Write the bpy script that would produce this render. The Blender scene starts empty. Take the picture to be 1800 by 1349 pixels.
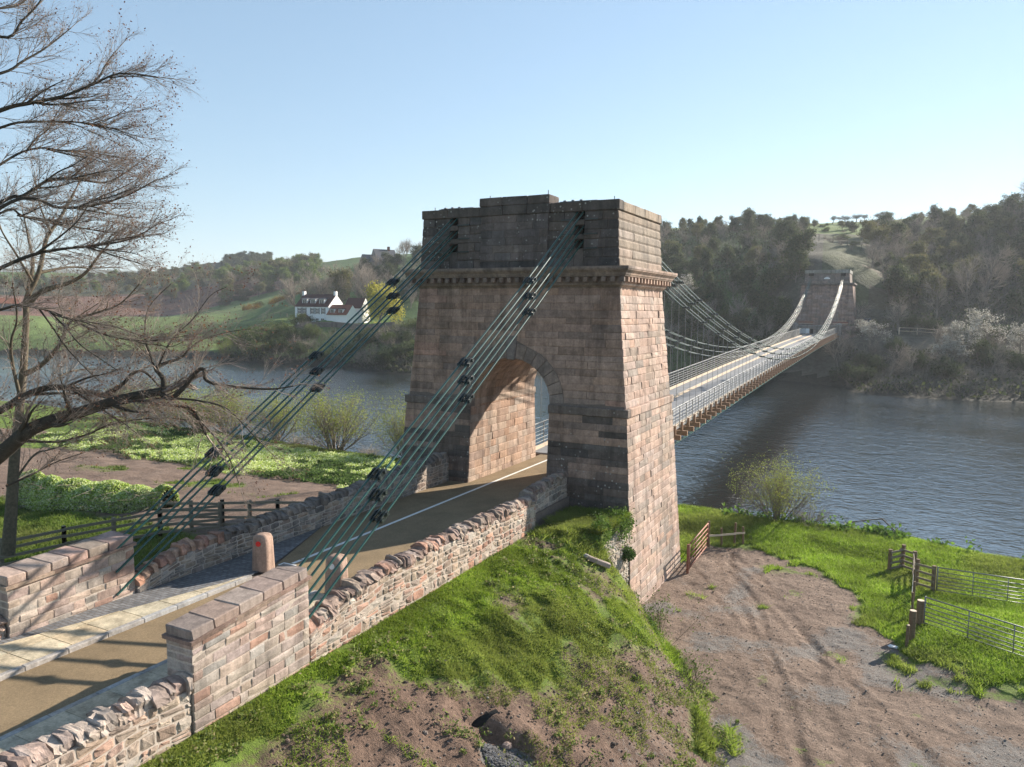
import bpy, math, random
import numpy as np
from mathutils import Vector, Matrix

C = bpy.context.scene.collection
sc = bpy.context.scene
R = math.radians

# ------------------------------------------------------------------ camera
cam = bpy.data.cameras.new('camera')
cam.sensor_fit = 'HORIZONTAL'; cam.sensor_width = 36.0
cam.lens = 36.0 * 1348.35 / 1800.0
cam.clip_start = 0.1; cam.clip_end = 12000
camo = bpy.data.objects.new('camera', cam); C.objects.link(camo)
_yaw, _pit, _rol = 0.47542, 0.09647, 0.0089
F0 = Vector((-math.sin(_yaw), math.cos(_yaw), 0)); R0 = Vector((math.cos(_yaw), math.sin(_yaw), 0)); U0 = Vector((0, 0, 1))
Fw = F0 * math.cos(_pit) - U0 * math.sin(_pit); Uw = U0 * math.cos(_pit) + F0 * math.sin(_pit)
Rw = R0 * math.cos(_rol) + Uw * math.sin(_rol); U2 = Uw * math.cos(_rol) - R0 * math.sin(_rol)
camo.matrix_world = Matrix(((Rw.x, U2.x, -Fw.x, 14.63777), (Rw.y, U2.y, -Fw.y, -31.32984), (Rw.z, U2.z, -Fw.z, 7.43442), (0, 0, 0, 1)))
sc.camera = camo

# ------------------------------------------------------------------ sky, sun, exposure
SKY_G = 0.60
SUN_EL, SUN_AZ = R(24.0), R(25.5)          # azimuth from +Y towards +X
world = bpy.data.worlds.new('World'); sc.world = world; world.use_nodes = True
wn = world.node_tree.nodes; wl = world.node_tree.links
sky = wn.new('ShaderNodeTexSky'); sky.sky_type = 'NISHITA'; sky.sun_disc = False
sky.sun_elevation = SUN_EL; sky.sun_rotation = SUN_AZ
sky.altitude = 50; sky.air_density = 1.0; sky.dust_density = 0.0; sky.ozone_density = 1.7
gmn = wn.new('ShaderNodeGamma'); gmn.inputs[1].default_value = SKY_G          # a clear, even spring sky: the glow round the sun is softened
tnt = wn.new('ShaderNodeMix'); tnt.data_type = 'RGBA'; tnt.blend_type = 'MULTIPLY'; tnt.inputs[0].default_value = 1.0; tnt.inputs[7].default_value = (.89, 1.05, 1.15, 1)
wl.new(sky.outputs[0], gmn.inputs[0]); wl.new(gmn.outputs[0], tnt.inputs[6]); wl.new(tnt.outputs[2], wn['Background'].inputs[0]); wn['Background'].inputs[1].default_value = 0.118
sun = bpy.data.lights.new('sun', 'SUN'); sun.energy = 5.0; sun.angle = R(0.5); sun.color = (1.0, 0.90, 0.77)
suno = bpy.data.objects.new('sun', sun); C.objects.link(suno)
sdir = Vector((math.sin(SUN_AZ) * math.cos(SUN_EL), math.cos(SUN_AZ) * math.cos(SUN_EL), math.sin(SUN_EL)))
suno.rotation_euler = sdir.to_track_quat('Z', 'Y').to_euler()
suno.location = (30, 30, 60)
sc.view_settings.view_transform = 'Standard'; sc.view_settings.look = 'None'
sc.view_settings.exposure = 1.28; sc.view_settings.gamma = 1.0
sc.cycles.max_bounces = 5; sc.cycles.diffuse_bounces = 2; sc.cycles.glossy_bounces = 2
sc.cycles.transparent_max_bounces = 8
sc.cycles.volume_bounces = 0
sc.render.filter_size = 1.15

# ------------------------------------------------------------------ helpers: noise
def _h(ix, iy, s):
    n = (ix.astype(np.int64) * 374761393 + iy.astype(np.int64) * 668265263 + s * 974711) & 0x7fffffff
    n = ((n ^ (n >> 13)) * 1274126177) & 0x7fffffff
    return ((n ^ (n >> 16)) & 0xffff) / 65535.0
def vn(x, y, sc_, s=0):
    x = np.asarray(x, float) / sc_; y = np.asarray(y, float) / sc_
    ix = np.floor(x); iy = np.floor(y); fx = x - ix; fy = y - iy
    fx = fx * fx * (3 - 2 * fx); fy = fy * fy * (3 - 2 * fy)
    a = _h(ix, iy, s); b = _h(ix + 1, iy, s); c = _h(ix, iy + 1, s); d = _h(ix + 1, iy + 1, s)
    return (a * (1 - fx) + b * fx) * (1 - fy) + (c * (1 - fx) + d * fx) * fy
def fbm(x, y, sc_, s=0, o=4):
    v = 0; a = .5; t = 0
    for i in range(o):
        v = v + a * vn(x, y, sc_, s + i * 17); t += a; a *= .5; sc_ *= .5
    return v / t
def sstep(a, b, x):
    t = np.clip((np.asarray(x, float) - a) / (b - a), 0, 1); return t * t * (3 - 2 * t)

# ------------------------------------------------------------------ helpers: materials
class NT:
    def __init__(s, name):
        s.m = bpy.data.materials.new(name); s.m.use_nodes = True; s.t = s.m.node_tree
        s.b = s.t.nodes['Principled BSDF']; s.b.inputs['Roughness'].default_value = .9
        s.b.inputs['Specular IOR Level'].default_value = .25
    def n(s, ty, **k):
        x = s.t.nodes.new(ty)
        for a, v in k.items():
            if a.startswith('i_'):
                x.inputs[a[2:].replace('_', ' ')].default_value = v
            else: setattr(x, a, v)
        return x
    def l(s, a, b): s.t.links.new(a, b)
    def co(s): return s.n('ShaderNodeTexCoord').outputs['Object']
    def noise(s, scale, detail=4, rough=.6, vec=None, dist=0):
        x = s.n('ShaderNodeTexNoise'); x.inputs['Scale'].default_value = scale; x.inputs['Detail'].default_value = detail
        x.inputs['Roughness'].default_value = rough; x.inputs['Distortion'].default_value = dist
        s.l(vec if vec is not None else s.co(), x.inputs['Vector']); return x.outputs['Fac']
    def ramp(s, fac, stops):
        x = s.n('ShaderNodeValToRGB'); e = x.color_ramp.elements
        while len(e) < len(stops): e.new(.5)
        for i, (p, c) in enumerate(stops):
            e[i].position = p; e[i].color = (c, c, c, 1) if isinstance(c, (int, float)) else (*c, 1)
        s.l(fac, x.inputs[0]); return x.outputs[0]
    def mix(s, fac, a, b, mode='MIX'):
        x = s.n('ShaderNodeMix', data_type='RGBA', blend_type=mode)
        for v, k in ((fac, 0), (a, 6), (b, 7)):
            if isinstance(v, (int, float)): x.inputs[k].default_value = v
            elif isinstance(v, tuple): x.inputs[k].default_value = (*v, 1)
            else: s.l(v, x.inputs[k])
        return x.outputs[2]
    def attr(s, nm): return s.n('ShaderNodeAttribute', attribute_name=nm)
    def col(s, c): s.l(c, s.b.inputs['Base Color'])
    def bump(s, h, st=.5, d=.02):
        x = s.n('ShaderNodeBump'); x.inputs['Strength'].default_value = st; x.inputs['Distance'].default_value = d
        s.l(h, x.inputs['Height']); s.l(x.outputs[0], s.b.inputs['Normal'])

def m_stone(name, lichen=(.45, .44, .40), dirt=.35, bscale=14, bst=.7):
    """sandstone: per-stone colour from the mesh, grain, blotches and pale lichen spots (amount in tint alpha)"""
    t = NT(name); a = t.attr('tint')
    n1 = t.noise(3.0, 5, .65); n2 = t.noise(bscale, 6, .7); n3 = t.noise(.55, 4, .6)
    c = t.mix(1.0, a.outputs['Color'], t.ramp(n1, [(.25, .62), (.75, 1.3)]), 'MULTIPLY')
    c = t.mix(1.0, c, t.ramp(n2, [(.25, .72), (.75, 1.24)]), 'MULTIPLY')
    mp = t.n('ShaderNodeMapping'); mp.inputs['Scale'].default_value = (2.2, 2.2, .16); t.l(t.co(), mp.inputs[0])
    c = t.mix(1.0, c, t.ramp(t.noise(1.0, 4, .65, mp.outputs[0]), [(.36, .66), (.56, 1.06)]), 'MULTIPLY')
    dm = t.ramp(n3, [(.50, 0.0), (.72, dirt)])
    c = t.mix(dm, c, (.085, .075, .065))
    v = t.n('ShaderNodeTexVoronoi'); v.inputs['Scale'].default_value = 5.5; t.l(t.co(), v.inputs['Vector'])
    spot = t.ramp(v.outputs['Distance'], [(.10, 1.0), (.26, 0.0)])
    patch = t.ramp(t.noise(1.6, 3, .6), [(.46, 0.0), (.60, 1.0)])
    sp = t.mix(1.0, spot, patch, 'MULTIPLY')
    sp2 = t.n('ShaderNodeMath', operation='MULTIPLY'); t.l(sp, sp2.inputs[0]); t.l(a.outputs['Alpha'], sp2.inputs[1])
    c = t.mix(sp2.outputs[0], c, lichen)
    t.col(c)
    hb = t.mix(.5, n2, t.noise(bscale * 3.2, 3, .7))
    t.bump(hb, bst, .03)
    return t.m
def m_plain(name, col, rough=.8, var=.3, scale=6, metal=0, bump=0, spec=.3):
    t = NT(name); n = t.noise(scale, 5, .6)
    t.col(t.mix(1.0, col, t.ramp(n, [(.2, 1 - var), (.8, 1 + var)]), 'MULTIPLY'))
    t.b.inputs['Roughness'].default_value = rough; t.b.inputs['Metallic'].default_value = metal
    t.b.inputs['Specular IOR Level'].default_value = spec
    if bump: t.bump(n, bump, .02)
    return t.m
def m_tint(name, rough=.85, var=.2, scale=8, bump=0, trans=0, spec=.25):
    t = NT(name); n = t.noise(scale, 4, .6); a = t.attr('tint')
    c = t.mix(1.0, a.outputs['Color'], t.ramp(n, [(.2, 1 - var), (.8, 1 + var)]), 'MULTIPLY')
    t.col(c); t.b.inputs['Roughness'].default_value = rough; t.b.inputs['Specular IOR Level'].default_value = spec
    if bump: t.bump(n, bump, .02)
    if trans:   # leaves pass some light
        tr = t.n('ShaderNodeBsdfTranslucent'); t.l(c, tr.inputs['Color'])
        mx = t.n('ShaderNodeMixShader'); mx.inputs[0].default_value = trans
        t.l(t.b.outputs[0], mx.inputs[1]); t.l(tr.outputs[0], mx.inputs[2])
        t.l(mx.outputs[0], t.t.nodes['Material Output'].inputs['Surface'])
    return t.m

def wood_mat(name, c0, c1):
    t = NT(name); mp = t.n('ShaderNodeMapping'); mp.inputs['Scale'].default_value = (1, 1, 6); t.l(t.co(), mp.inputs[0])
    n = t.noise(7, 6, .7, mp.outputs[0]); t.col(t.ramp(n, [(.25, c0), (.75, c1)])); t.bump(n, .4, .01); return t.m
M = {}
M['stone'] = m_stone('sandstone')
M['stone_pale'] = m_stone('pale_sandstone', dirt=.16, bscale=20)
M['rubble'] = m_stone('rubble_stone', dirt=.22, bscale=16, bst=.9)
M['mortar'] = m_plain('mortar', (.46, .39, .33), .95, .25, 20, bump=.4)
M['mortar_dark'] = m_plain('dark_mortar', (.16, .125, .105), .95, .3, 15, bump=.3)
M['dark'] = m_plain('dark_recess', (.015, .014, .013), .95, .3, 5)  # near-black: shade of hollows put into the colour; also dark shutters and door
M['chain'] = m_plain('green_painted_steel', (.012, .070, .058), .32, .25, 9, spec=.6)
M['joint'] = m_plain('black_painted_iron', (.012, .022, .022), .35, .3, 12, spec=.6)
M['galv'] = m_plain('galvanised_steel', (.20, .21, .22), .5, .2, 14, metal=.3)
M['railsteel'] = m_plain('grey_steel', (.20, .21, .21), .55, .2, 10, metal=.2)
M['wood'] = wood_mat('weathered_timber', (.15, .125, .095), (.30, .255, .19))
M['wood_post'] = wood_mat('brown_timber_post', (.11, .075, .045), (.24, .17, .11))
M['wood_fresh'] = wood_mat('bridge_timber', (.20, .12, .075), (.36, .23, .15))
M['kerbwood'] = m_plain('pale_timber_kerb', (.62, .50, .37), .8, .15, 9)
M['rust'] = m_plain('red_oxide_steel', (.24, .095, .06), .6, .35, 14, spec=.3)
M['bark'] = m_plain('grey_bark', (.17, .145, .12), .95, .45, 18, bump=.6)
M['bark_dark'] = m_plain('mossy_bark', (.050, .044, .034), .95, .5, 9, bump=.8)
M['bark_lich'] = m_plain('lichened_bark', (.12, .10, .07), .95, .5, 12, bump=.6)
M['twig'] = m_plain('twigs', (.25, .21, .18), .9, .35, 3)
M['twig_far'] = m_plain('grey_twigs', (.29, .245, .20), .9, .35, .5)
M['twig_brown'] = m_plain('brown_twigs', (.14, .115, .085), .9, .3, .5)
M['leaf'] = m_tint('leaves', .75, .25, 1.2, trans=.35)
M['grass'] = m_tint('grass_blades', .7, .15, 2, trans=.5)
M['white'] = m_plain('white_render', (.80, .80, .79), .85, .06, 2)
M['glass'] = m_plain('window_glass', (.03, .04, .05), .08, .1, 3, spec=.6)
M['roof_red'] = m_plain('dark_red_tiles', (.075, .032, .027), .85, .25, 4)
M['roof_orange'] = m_plain('orange_pantiles', (.21, .078, .045), .85, .25, 4)
M['slate'] = m_plain('slate', (.085, .088, .10), .7, .25, 4)
M['grey_wall'] = m_plain('grey_house_stone', (.22, .20, .18), .9, .2, 3)
M['reflred'] = m_plain('red_reflector', (.75, .02, .015), .35, .05, 3, spec=.5)
M['reflwhite'] = m_plain('white_reflector', (.80, .80, .80), .35, .05, 3, spec=.5)
M['white_line'] = m_plain('white_road_paint', (.72, .72, .70), .8, .18, 9)
M['paint_blue'] = m_plain('dark_blue_paint', (.03, .07, .12), .3, .1, 3, spec=.5)
M['rubber'] = m_plain('black_rubber', (.012, .012, .012), .8, .2, 9)

def m_road():
    t = NT('buff_road_surface'); n = t.noise(1.2, 4, .6); n2 = t.noise(70, 3, .7); mp = t.n('ShaderNodeMapping'); mp.inputs['Scale'].default_value = (1.6, .10, 1); t.l(t.co(), mp.inputs[0])
    n = t.mix(.5, n, t.noise(1.0, 4, .6, mp.outputs[0]))
    c = t.ramp(n, [(.3, (.215, .158, .092)), (.7, (.275, .203, .122))])
    c = t.mix(1.0, c, t.ramp(t.noise(18, 4, .7), [(.28, .74), (.72, 1.22)]), 'MULTIPLY'); c = t.mix(1.0, c, t.ramp(t.noise(.45, 5, .7), [(.38, .80), (.60, 1.05)]), 'MULTIPLY')
    t.col(t.mix(1.0, c, t.ramp(n2, [(.25, .58), (.75, 1.38)]), 'MULTIPLY')); t.bump(n2, .7, .012); return t.m
M['road'] = m_road()
def m_deck():
    t = NT('grey_bridge_surface'); n = t.noise(.8, 4, .6); n2 = t.noise(60, 2, .6)
    c = t.ramp(n, [(.3, (.17, .175, .185)), (.7, (.24, .245, .255))])
    t.col(t.mix(1.0, c, t.ramp(n2, [(.25, .8), (.75, 1.2)]), 'MULTIPLY')); return t.m
M['deck'] = m_deck()
def m_water():
    t = NT('river_water'); b = t.b
    b.inputs['Base Color'].default_value = (.016, .020, .021, 1); b.inputs['Roughness'].default_value = .04
    b.inputs['IOR'].default_value = 2.2; b.inputs['Specular IOR Level'].default_value = 1.0
    mp = t.n('ShaderNodeMapping'); mp.inputs['Rotation'].default_value = (0, 0, R(20)); mp.inputs['Scale'].default_value = (1, 1.25, 1); t.l(t.co(), mp.inputs[0])
    n1 = t.noise(.52, 2, .5, mp.outputs[0], .8); n2 = t.noise(2.1, 3, .55, mp.outputs[0], .4); n3 = t.noise(.03, 3, .5)
    a = t.mix(.38, n1, n2)
    bp = t.n('ShaderNodeBump'); bp.inputs['Distance'].default_value = .27
    t.l(t.ramp(n3, [(.35, .30), (.62, 1.)]), bp.inputs['Strength']); t.l(a, bp.inputs['Height']); t.l(bp.outputs[0], b.inputs['Normal'])
    return t.m
M['water'] = m_water()
def m_setts():
    t = NT('grey_granite_setts'); br = t.n('ShaderNodeTexBrick')
    br.inputs['Scale'].default_value = 1; br.inputs['Brick Width'].default_value = .2; br.inputs['Row Height'].default_value = .11; br.inputs['Mortar Size'].default_value = .010
    br.inputs['Color1'].default_value = (.13, .135, .145, 1); br.inputs['Color2'].default_value = (.21, .215, .225, 1); br.inputs['Mortar'].default_value = (.12, .105, .09, 1)
    mp = t.n('ShaderNodeMapping'); t.l(t.co(), mp.inputs[0]); t.l(mp.outputs[0], br.inputs['Vector'])
    n = t.noise(12, 4, .6)
    t.col(t.mix(1.0, br.outputs['Color'], t.ramp(n, [(.25, .7), (.75, 1.25)]), 'MULTIPLY'))
    iv = t.n('ShaderNodeMath', operation='MULTIPLY_ADD'); iv.inputs[1].default_value = -1; iv.inputs[2].default_value = 1; t.l(br.outputs['Fac'], iv.inputs[0])
    t.bump(t.mix(.35, iv.outputs[0], n), .8, .02); return t.m
M['setts'] = m_setts()
def m_ground():
    t = NT('ground_soil_grass_gravel'); g = t.attr('grass').outputs['Fac']; v = t.attr('gravel').outputs['Fac']; rd = t.attr('red').outputs['Fac']
    n1 = t.noise(.9, 5, .65); n2 = t.noise(9, 5, .7); n3 = t.noise(34, 3, .7)
    soil = t.ramp(n1, [(.3, (.15, .105, .08)), (.7, (.30, .222, .17))])
    soil = t.mix(rd, soil, t.ramp(n1, [(.3, (.125, .078, .056)), (.7, (.205, .133, .098))]))
    soil = t.mix(1.0, soil, t.ramp(n2, [(.25, .45), (.75, 1.4)]), 'MULTIPLY'); soil = t.mix(1.0, soil, t.ramp(n3, [(.25, .7), (.75, 1.25)]), 'MULTIPLY')
    grav = t.ramp(n3, [(.28, (.085, .08, .076)), (.5, (.17, .16, .15)), (.74, (.31, .29, .27))])
    gm = t.n('ShaderNodeMath', operation='ADD'); t.l(v, gm.inputs[0]); t.l(t.ramp(n2, [(.35, -.0), (.7, .62)]), gm.inputs[1])
    gm2 = t.ramp(gm.outputs[0], [(.62, 0.), (1.0, .9)])
    c = t.mix(gm2, soil, grav)
    gr = t.ramp(n2, [(.25, (.085, .125, .02)), (.75, (.16, .23, .035))])
    ga = t.n('ShaderNodeMath', operation='ADD'); t.l(g, ga.inputs[0]); t.l(t.ramp(n2, [(.3, 0.), (.7, .4)]), ga.inputs[1])
    c = t.mix(t.ramp(ga.outputs[0], [(.5, 0.), (.8, 1.)]), c, gr)
    t.col(c); t.bump(t.mix(.45, n2, n3), 1.0, .10); return t.m
M['ground'] = m_ground()
def m_hill():
    t = NT('hillside_grass_and_brush'); a = t.attr('tint'); n1 = t.noise(.22, 6, .7); n2 = t.noise(1.5, 5, .7)
    c = t.mix(1.0, a.outputs['Color'], t.ramp(n1, [(.25, .6), (.75, 1.4)]), 'MULTIPLY')
    c = t.mix(1.0, c, t.ramp(n2, [(.25, .6), (.75, 1.4)]), 'MULTIPLY'); t.col(c); t.bump(n2, .8, .5); return t.m
M['hill'] = m_hill()

# ------------------------------------------------------------------ helpers: meshes and objects
def np_mesh(name, V, faces, tint=None, mat=None, attrs=None):
    """V (n,3); faces: (m,k) int array; tint (m,4) per face"""
    me = bpy.data.meshes.new(name); V = np.asarray(V, np.float32); faces = np.asarray(faces, np.int32)
    m, k = faces.shape
    me.vertices.add(len(V)); me.vertices.foreach_set('co', V.ravel())
    me.loops.add(m * k); me.loops.foreach_set('vertex_index', faces.ravel())
    me.polygons.add(m); me.polygons.foreach_set('loop_start', np.arange(m, dtype=np.int32) * k)
    me.polygons.foreach_set('loop_total', np.full(m, k, np.int32))
    if tint is not None:
        a = me.attributes.new('tint', 'FLOAT_COLOR', 'FACE'); a.data.foreach_set('color', np.asarray(tint, np.float32).ravel())
    for nm, v in (attrs or {}).items():
        a = me.attributes.new(nm, 'FLOAT', 'POINT'); a.data.foreach_set('value', np.asarray(v, np.float32).ravel())
    me.update(calc_edges=True)
    if mat: me.materials.append(mat)
    return me
class MB:
    def __init__(s): s.v = []; s.f = []; s.t = []
    def add(s, V, Fs, t=(.5, .5, .5, 0)):
        o = len(s.v); s.v += [tuple(p) for p in V]
        for f in Fs: s.f.append(tuple(i + o for i in f)); s.t.append(t)
    def hexa(s, V, t=(.5, .5, .5, 0)):       # 8 corners: bottom ring 0-3 ccw, top ring 4-7
        s.add(V, [(3, 2, 1, 0), (4, 5, 6, 7), (0, 1, 5, 4), (1, 2, 6, 5), (2, 3, 7, 6), (3, 0, 4, 7)], t)
    def box(s, x0, x1, y0, y1, z0, z1, t=(.5, .5, .5, 0)):
        s.hexa([(x0, y0, z0), (x1, y0, z0), (x1, y1, z0), (x0, y1, z0), (x0, y0, z1), (x1, y0, z1), (x1, y1, z1), (x0, y1, z1)], t)
    def cbox(s, x0, x1, y0, y1, z0, z1, c=.02, t=(.5, .5, .5, 0), rg=None, j=0):   # box with chamfered edges
        xs = (x0, x1); ys = (y0, y1); zs = (z0, z1); idx = {}; V = []
        for i in (0, 1):
            for jy in (0, 1):
                for k in (0, 1):
                    sx, sy, sz = (1 if i else -1), (1 if jy else -1), (1 if k else -1)
                    jj = (lambda: rg.uniform(-j, j)) if rg and j else (lambda: 0)
                    b = (xs[i] + jj(), ys[jy] + jj(), zs[k] + jj())
                    for ax in range(3):
                        p = [b[0] - sx * c, b[1] - sy * c, b[2] - sz * c]; p[ax] = b[ax]
                        idx[(i, jy, k, ax)] = len(V); V.append(tuple(p))
        Fs = []
        for ax in range(3):
            o1, o2 = [a for a in range(3) if a != ax]
            for sd in (0, 1):
                q = []
                for a, b in ((0, 0), (1, 0), (1, 1), (0, 1)):
                    key = [0, 0, 0]; key[ax] = sd; key[o1] = a; key[o2] = b; q.append(idx[(*key, ax)])
                if (sd == 1) != (ax == 1): pass
                else: q.reverse()
                Fs.append(tuple(q))
        for ax in range(3):                  # edges along ax
            o1, o2 = [a for a in range(3) if a != ax]
            for a in (0, 1):
                for b in (0, 1):
                    k0 = [0, 0, 0]; k0[o1] = a; k0[o2] = b; k1 = list(k0); k1[ax] = 1
                    Fs.append((idx[(*k0, o1)], idx[(*k1, o1)], idx[(*k1, o2)], idx[(*k0, o2)]))
        for i in (0, 1):
            for jy in (0, 1):
                for k in (0, 1): Fs.append((idx[(i, jy, k, 0)], idx[(i, jy, k, 1)], idx[(i, jy, k, 2)]))
        s.add(V, Fs, t)
    def cyl(s, p0, p1, r0, r1=None, n=8, t=(.5, .5, .5, 0), caps=True):
        r1 = r0 if r1 is None else r1; p0 = Vector(p0); p1 = Vector(p1); d = (p1 - p0).normalized()
        a = d.orthogonal().normalized(); b = d.cross(a); V = []
        for p, r in ((p0, r0), (p1, r1)):
            for i in range(n):
                th = 2 * math.pi * i / n; V.append(p + a * (r * math.cos(th)) + b * (r * math.sin(th)))
        Fs = [(i, (i + 1) % n, n + (i + 1) % n, n + i) for i in range(n)]
        if caps: Fs += [tuple(range(n - 1, -1, -1)), tuple(range(n, 2 * n))]
        s.add(V, Fs, t)
    def mesh(s, name, mat, smooth=False):
        me = bpy.data.meshes.new(name); me.from_pydata(s.v, [], s.f)
        a = me.attributes.new('tint', 'FLOAT_COLOR', 'FACE'); a.data.foreach_set('color', np.array(s.t, np.float32).ravel())
        me.materials.append(mat); me.update()
        if smooth: me.polygons.foreach_set('use_smooth', np.ones(len(me.polygons), bool))
        return me
    def build(s, name, mat, parent=None, smooth=False, loc=None): return link(name, s.mesh(name, mat, smooth), parent, loc)
def link(name, me, parent=None, loc=None, rotz=0, scale=None):
    o = bpy.data.objects.new(name, me); C.objects.link(o)
    if parent: o.parent = parent
    if loc is not None: o.location = loc
    if rotz: o.rotation_euler = (0, 0, rotz)
    if scale is not None: o.scale = scale if hasattr(scale, '__len__') else (scale,) * 3
    return o
def tag(o, label, cat, group=None):
    o['label'] = label; o['category'] = cat
    if group: o['group'] = group
    return o
def thing(name, label, cat, loc=(0, 0, 0), rotz=0, group=None):
    o = bpy.data.objects.new(name, None); C.objects.link(o); o.location = loc; o.rotation_euler = (0, 0, rotz); o.empty_display_size = .3
    return tag(o, label, cat, group)
def struct(o, kind='structure'): o['kind'] = kind; return o

def tubes(segs, n=3):
    """segs: list of (p0,p1,r0,r1) -> verts, quads"""
    P0 = np.array([tuple(s[0]) for s in segs]); P1 = np.array([tuple(s[1]) for s in segs])
    R0_ = np.array([s[2] for s in segs]); R1_ = np.array([s[3] for s in segs]); d = P1 - P0
    d /= np.linalg.norm(d, axis=1, keepdims=True) + 1e-9
    ref = np.where(np.abs(d[:, 2:3]) > .9, np.array([[1., 0, 0]]), np.array([[0, 0, 1.]]))
    a = np.cross(d, ref); a /= np.linalg.norm(a, axis=1, keepdims=True) + 1e-9; b = np.cross(d, a)
    V = np.zeros((len(segs), 2 * n, 3))
    for i in range(n):
        th = 2 * math.pi * i / n; o = a * math.cos(th) + b * math.sin(th)
        V[:, i] = P0 + o * R0_[:, None]; V[:, n + i] = P1 + o * R1_[:, None]
    q = np.array([[i, (i + 1) % n, n + (i + 1) % n, n + i] for i in range(n)])
    Fs = (np.arange(len(segs))[:, None, None] * 2 * n + q[None]).reshape(-1, 4)
    return V.reshape(-1, 3), Fs
# ------------------------------------------------------------------ masonry
def jit(rg, c, v=.15, a=0.0):
    k = 1 + rg.uniform(-v, v); h = rg.uniform(-.05, .05)
    return (max(.01, c[0] * k * (1 + h)), max(.01, c[1] * k), max(.01, c[2] * k * (1 - h)), a)
def pick(rg, pal, a=0.0, v=.08):
    return jit(rg, rg.choice(pal), v, a)
def ashlar(mb, P, N, rows, iv, rg, wmin, wmax, pal, gap=.006, ch=.012, proud=.018, rough=.009, lich=lambda s, t: 0.0, dens=None, sub=1):
    """squared stones laid in courses on the surface P(s,t); iv(t) gives the free intervals of s"""
    N = Vector(N)
    for ri, (t0, t1) in enumerate(rows):
        A = iv(t0); B = iv(t1)
        for (a0, a1), (b0, b1) in zip(A, B):
            o0, o1 = min(a0, b0), max(a1, b1); L = o1 - o0
            if L < .04: continue
            cuts = [0.0]; first = True
            while cuts[-1] < L:
                w = rg.uniform(wmin, wmax)
                if first and ri % 2: w *= .5
                first = False; cuts.append(cuts[-1] + w)
            cuts[-1] = L
            if len(cuts) > 2 and cuts[-1] - cuts[-2] < wmin * .55: cuts.pop(-2)
            for c0, c1 in zip(cuts, cuts[1:]):
                cl = lambda v, lo, hi: max(lo, min(hi, v))
                l0 = a0 if c0 == 0 else cl(o0 + c0, a0, a1); r0_ = a1 if c1 == L else cl(o0 + c1, a0, a1); l1 = b0 if c0 == 0 else cl(o0 + c0, b0, b1); r1_ = b1 if c1 == L else cl(o0 + c1, b0, b1)
                if r0_ - l0 < .03 and r1_ - l1 < .03: continue
                r0_ = max(r0_, l0 + .012); r1_ = max(r1_, l1 + .012)
                q = [(l0, t0), (r0_, t0), (r1_, t1), (l1, t1)]
                cx = sum(p[0] for p in q) / 4; ct = (t0 + t1) / 2
                ctr = Vector(P(cx, ct)); pr = rg.uniform(0, proud)
                V = []
                cs = [Vector(P(*p)) for p in q]
                for c in cs:                       # outer ring sunk in the wall
                    d = (ctr - c); d.normalize(); V.append(c + d * gap * 1.4 - N * .035)
                for c in cs:
                    d = (ctr - c); d.normalize(); V.append(c + d * gap * 1.4 + N * (pr - ch))
                inner = []
                for k, c in enumerate(cs):
                    e1 = (cs[(k + 1) % 4] - c); e2 = (cs[(k - 1) % 4] - c); e1.normalize(); e2.normalize()
                    ka, kb = (.55, 1.5) if k % 2 == 0 else (1.5, .55); p = c + (e1 * ka + e2 * kb) * (gap + ch) + N * (pr + rg.uniform(-rough, rough)); inner.append(p)
                V += inner
                Fs = [(0, 1, 5, 4), (1, 2, 6, 5), (2, 3, 7, 6), (3, 0, 4, 7), (4, 5, 9, 8), (5, 6, 10, 9), (6, 7, 11, 10), (7, 4, 8, 11)]
                mid = sum(inner, Vector()) / 4 + N * rg.uniform(0, rough * 1.3)
                V.append(mid); Fs += [(8, 9, 12), (9, 10, 12), (10, 11, 12), (11, 8, 12)]
                mb.add(V, Fs, pick(rg, pal(cx, ct), lich(cx, ct)))
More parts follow.
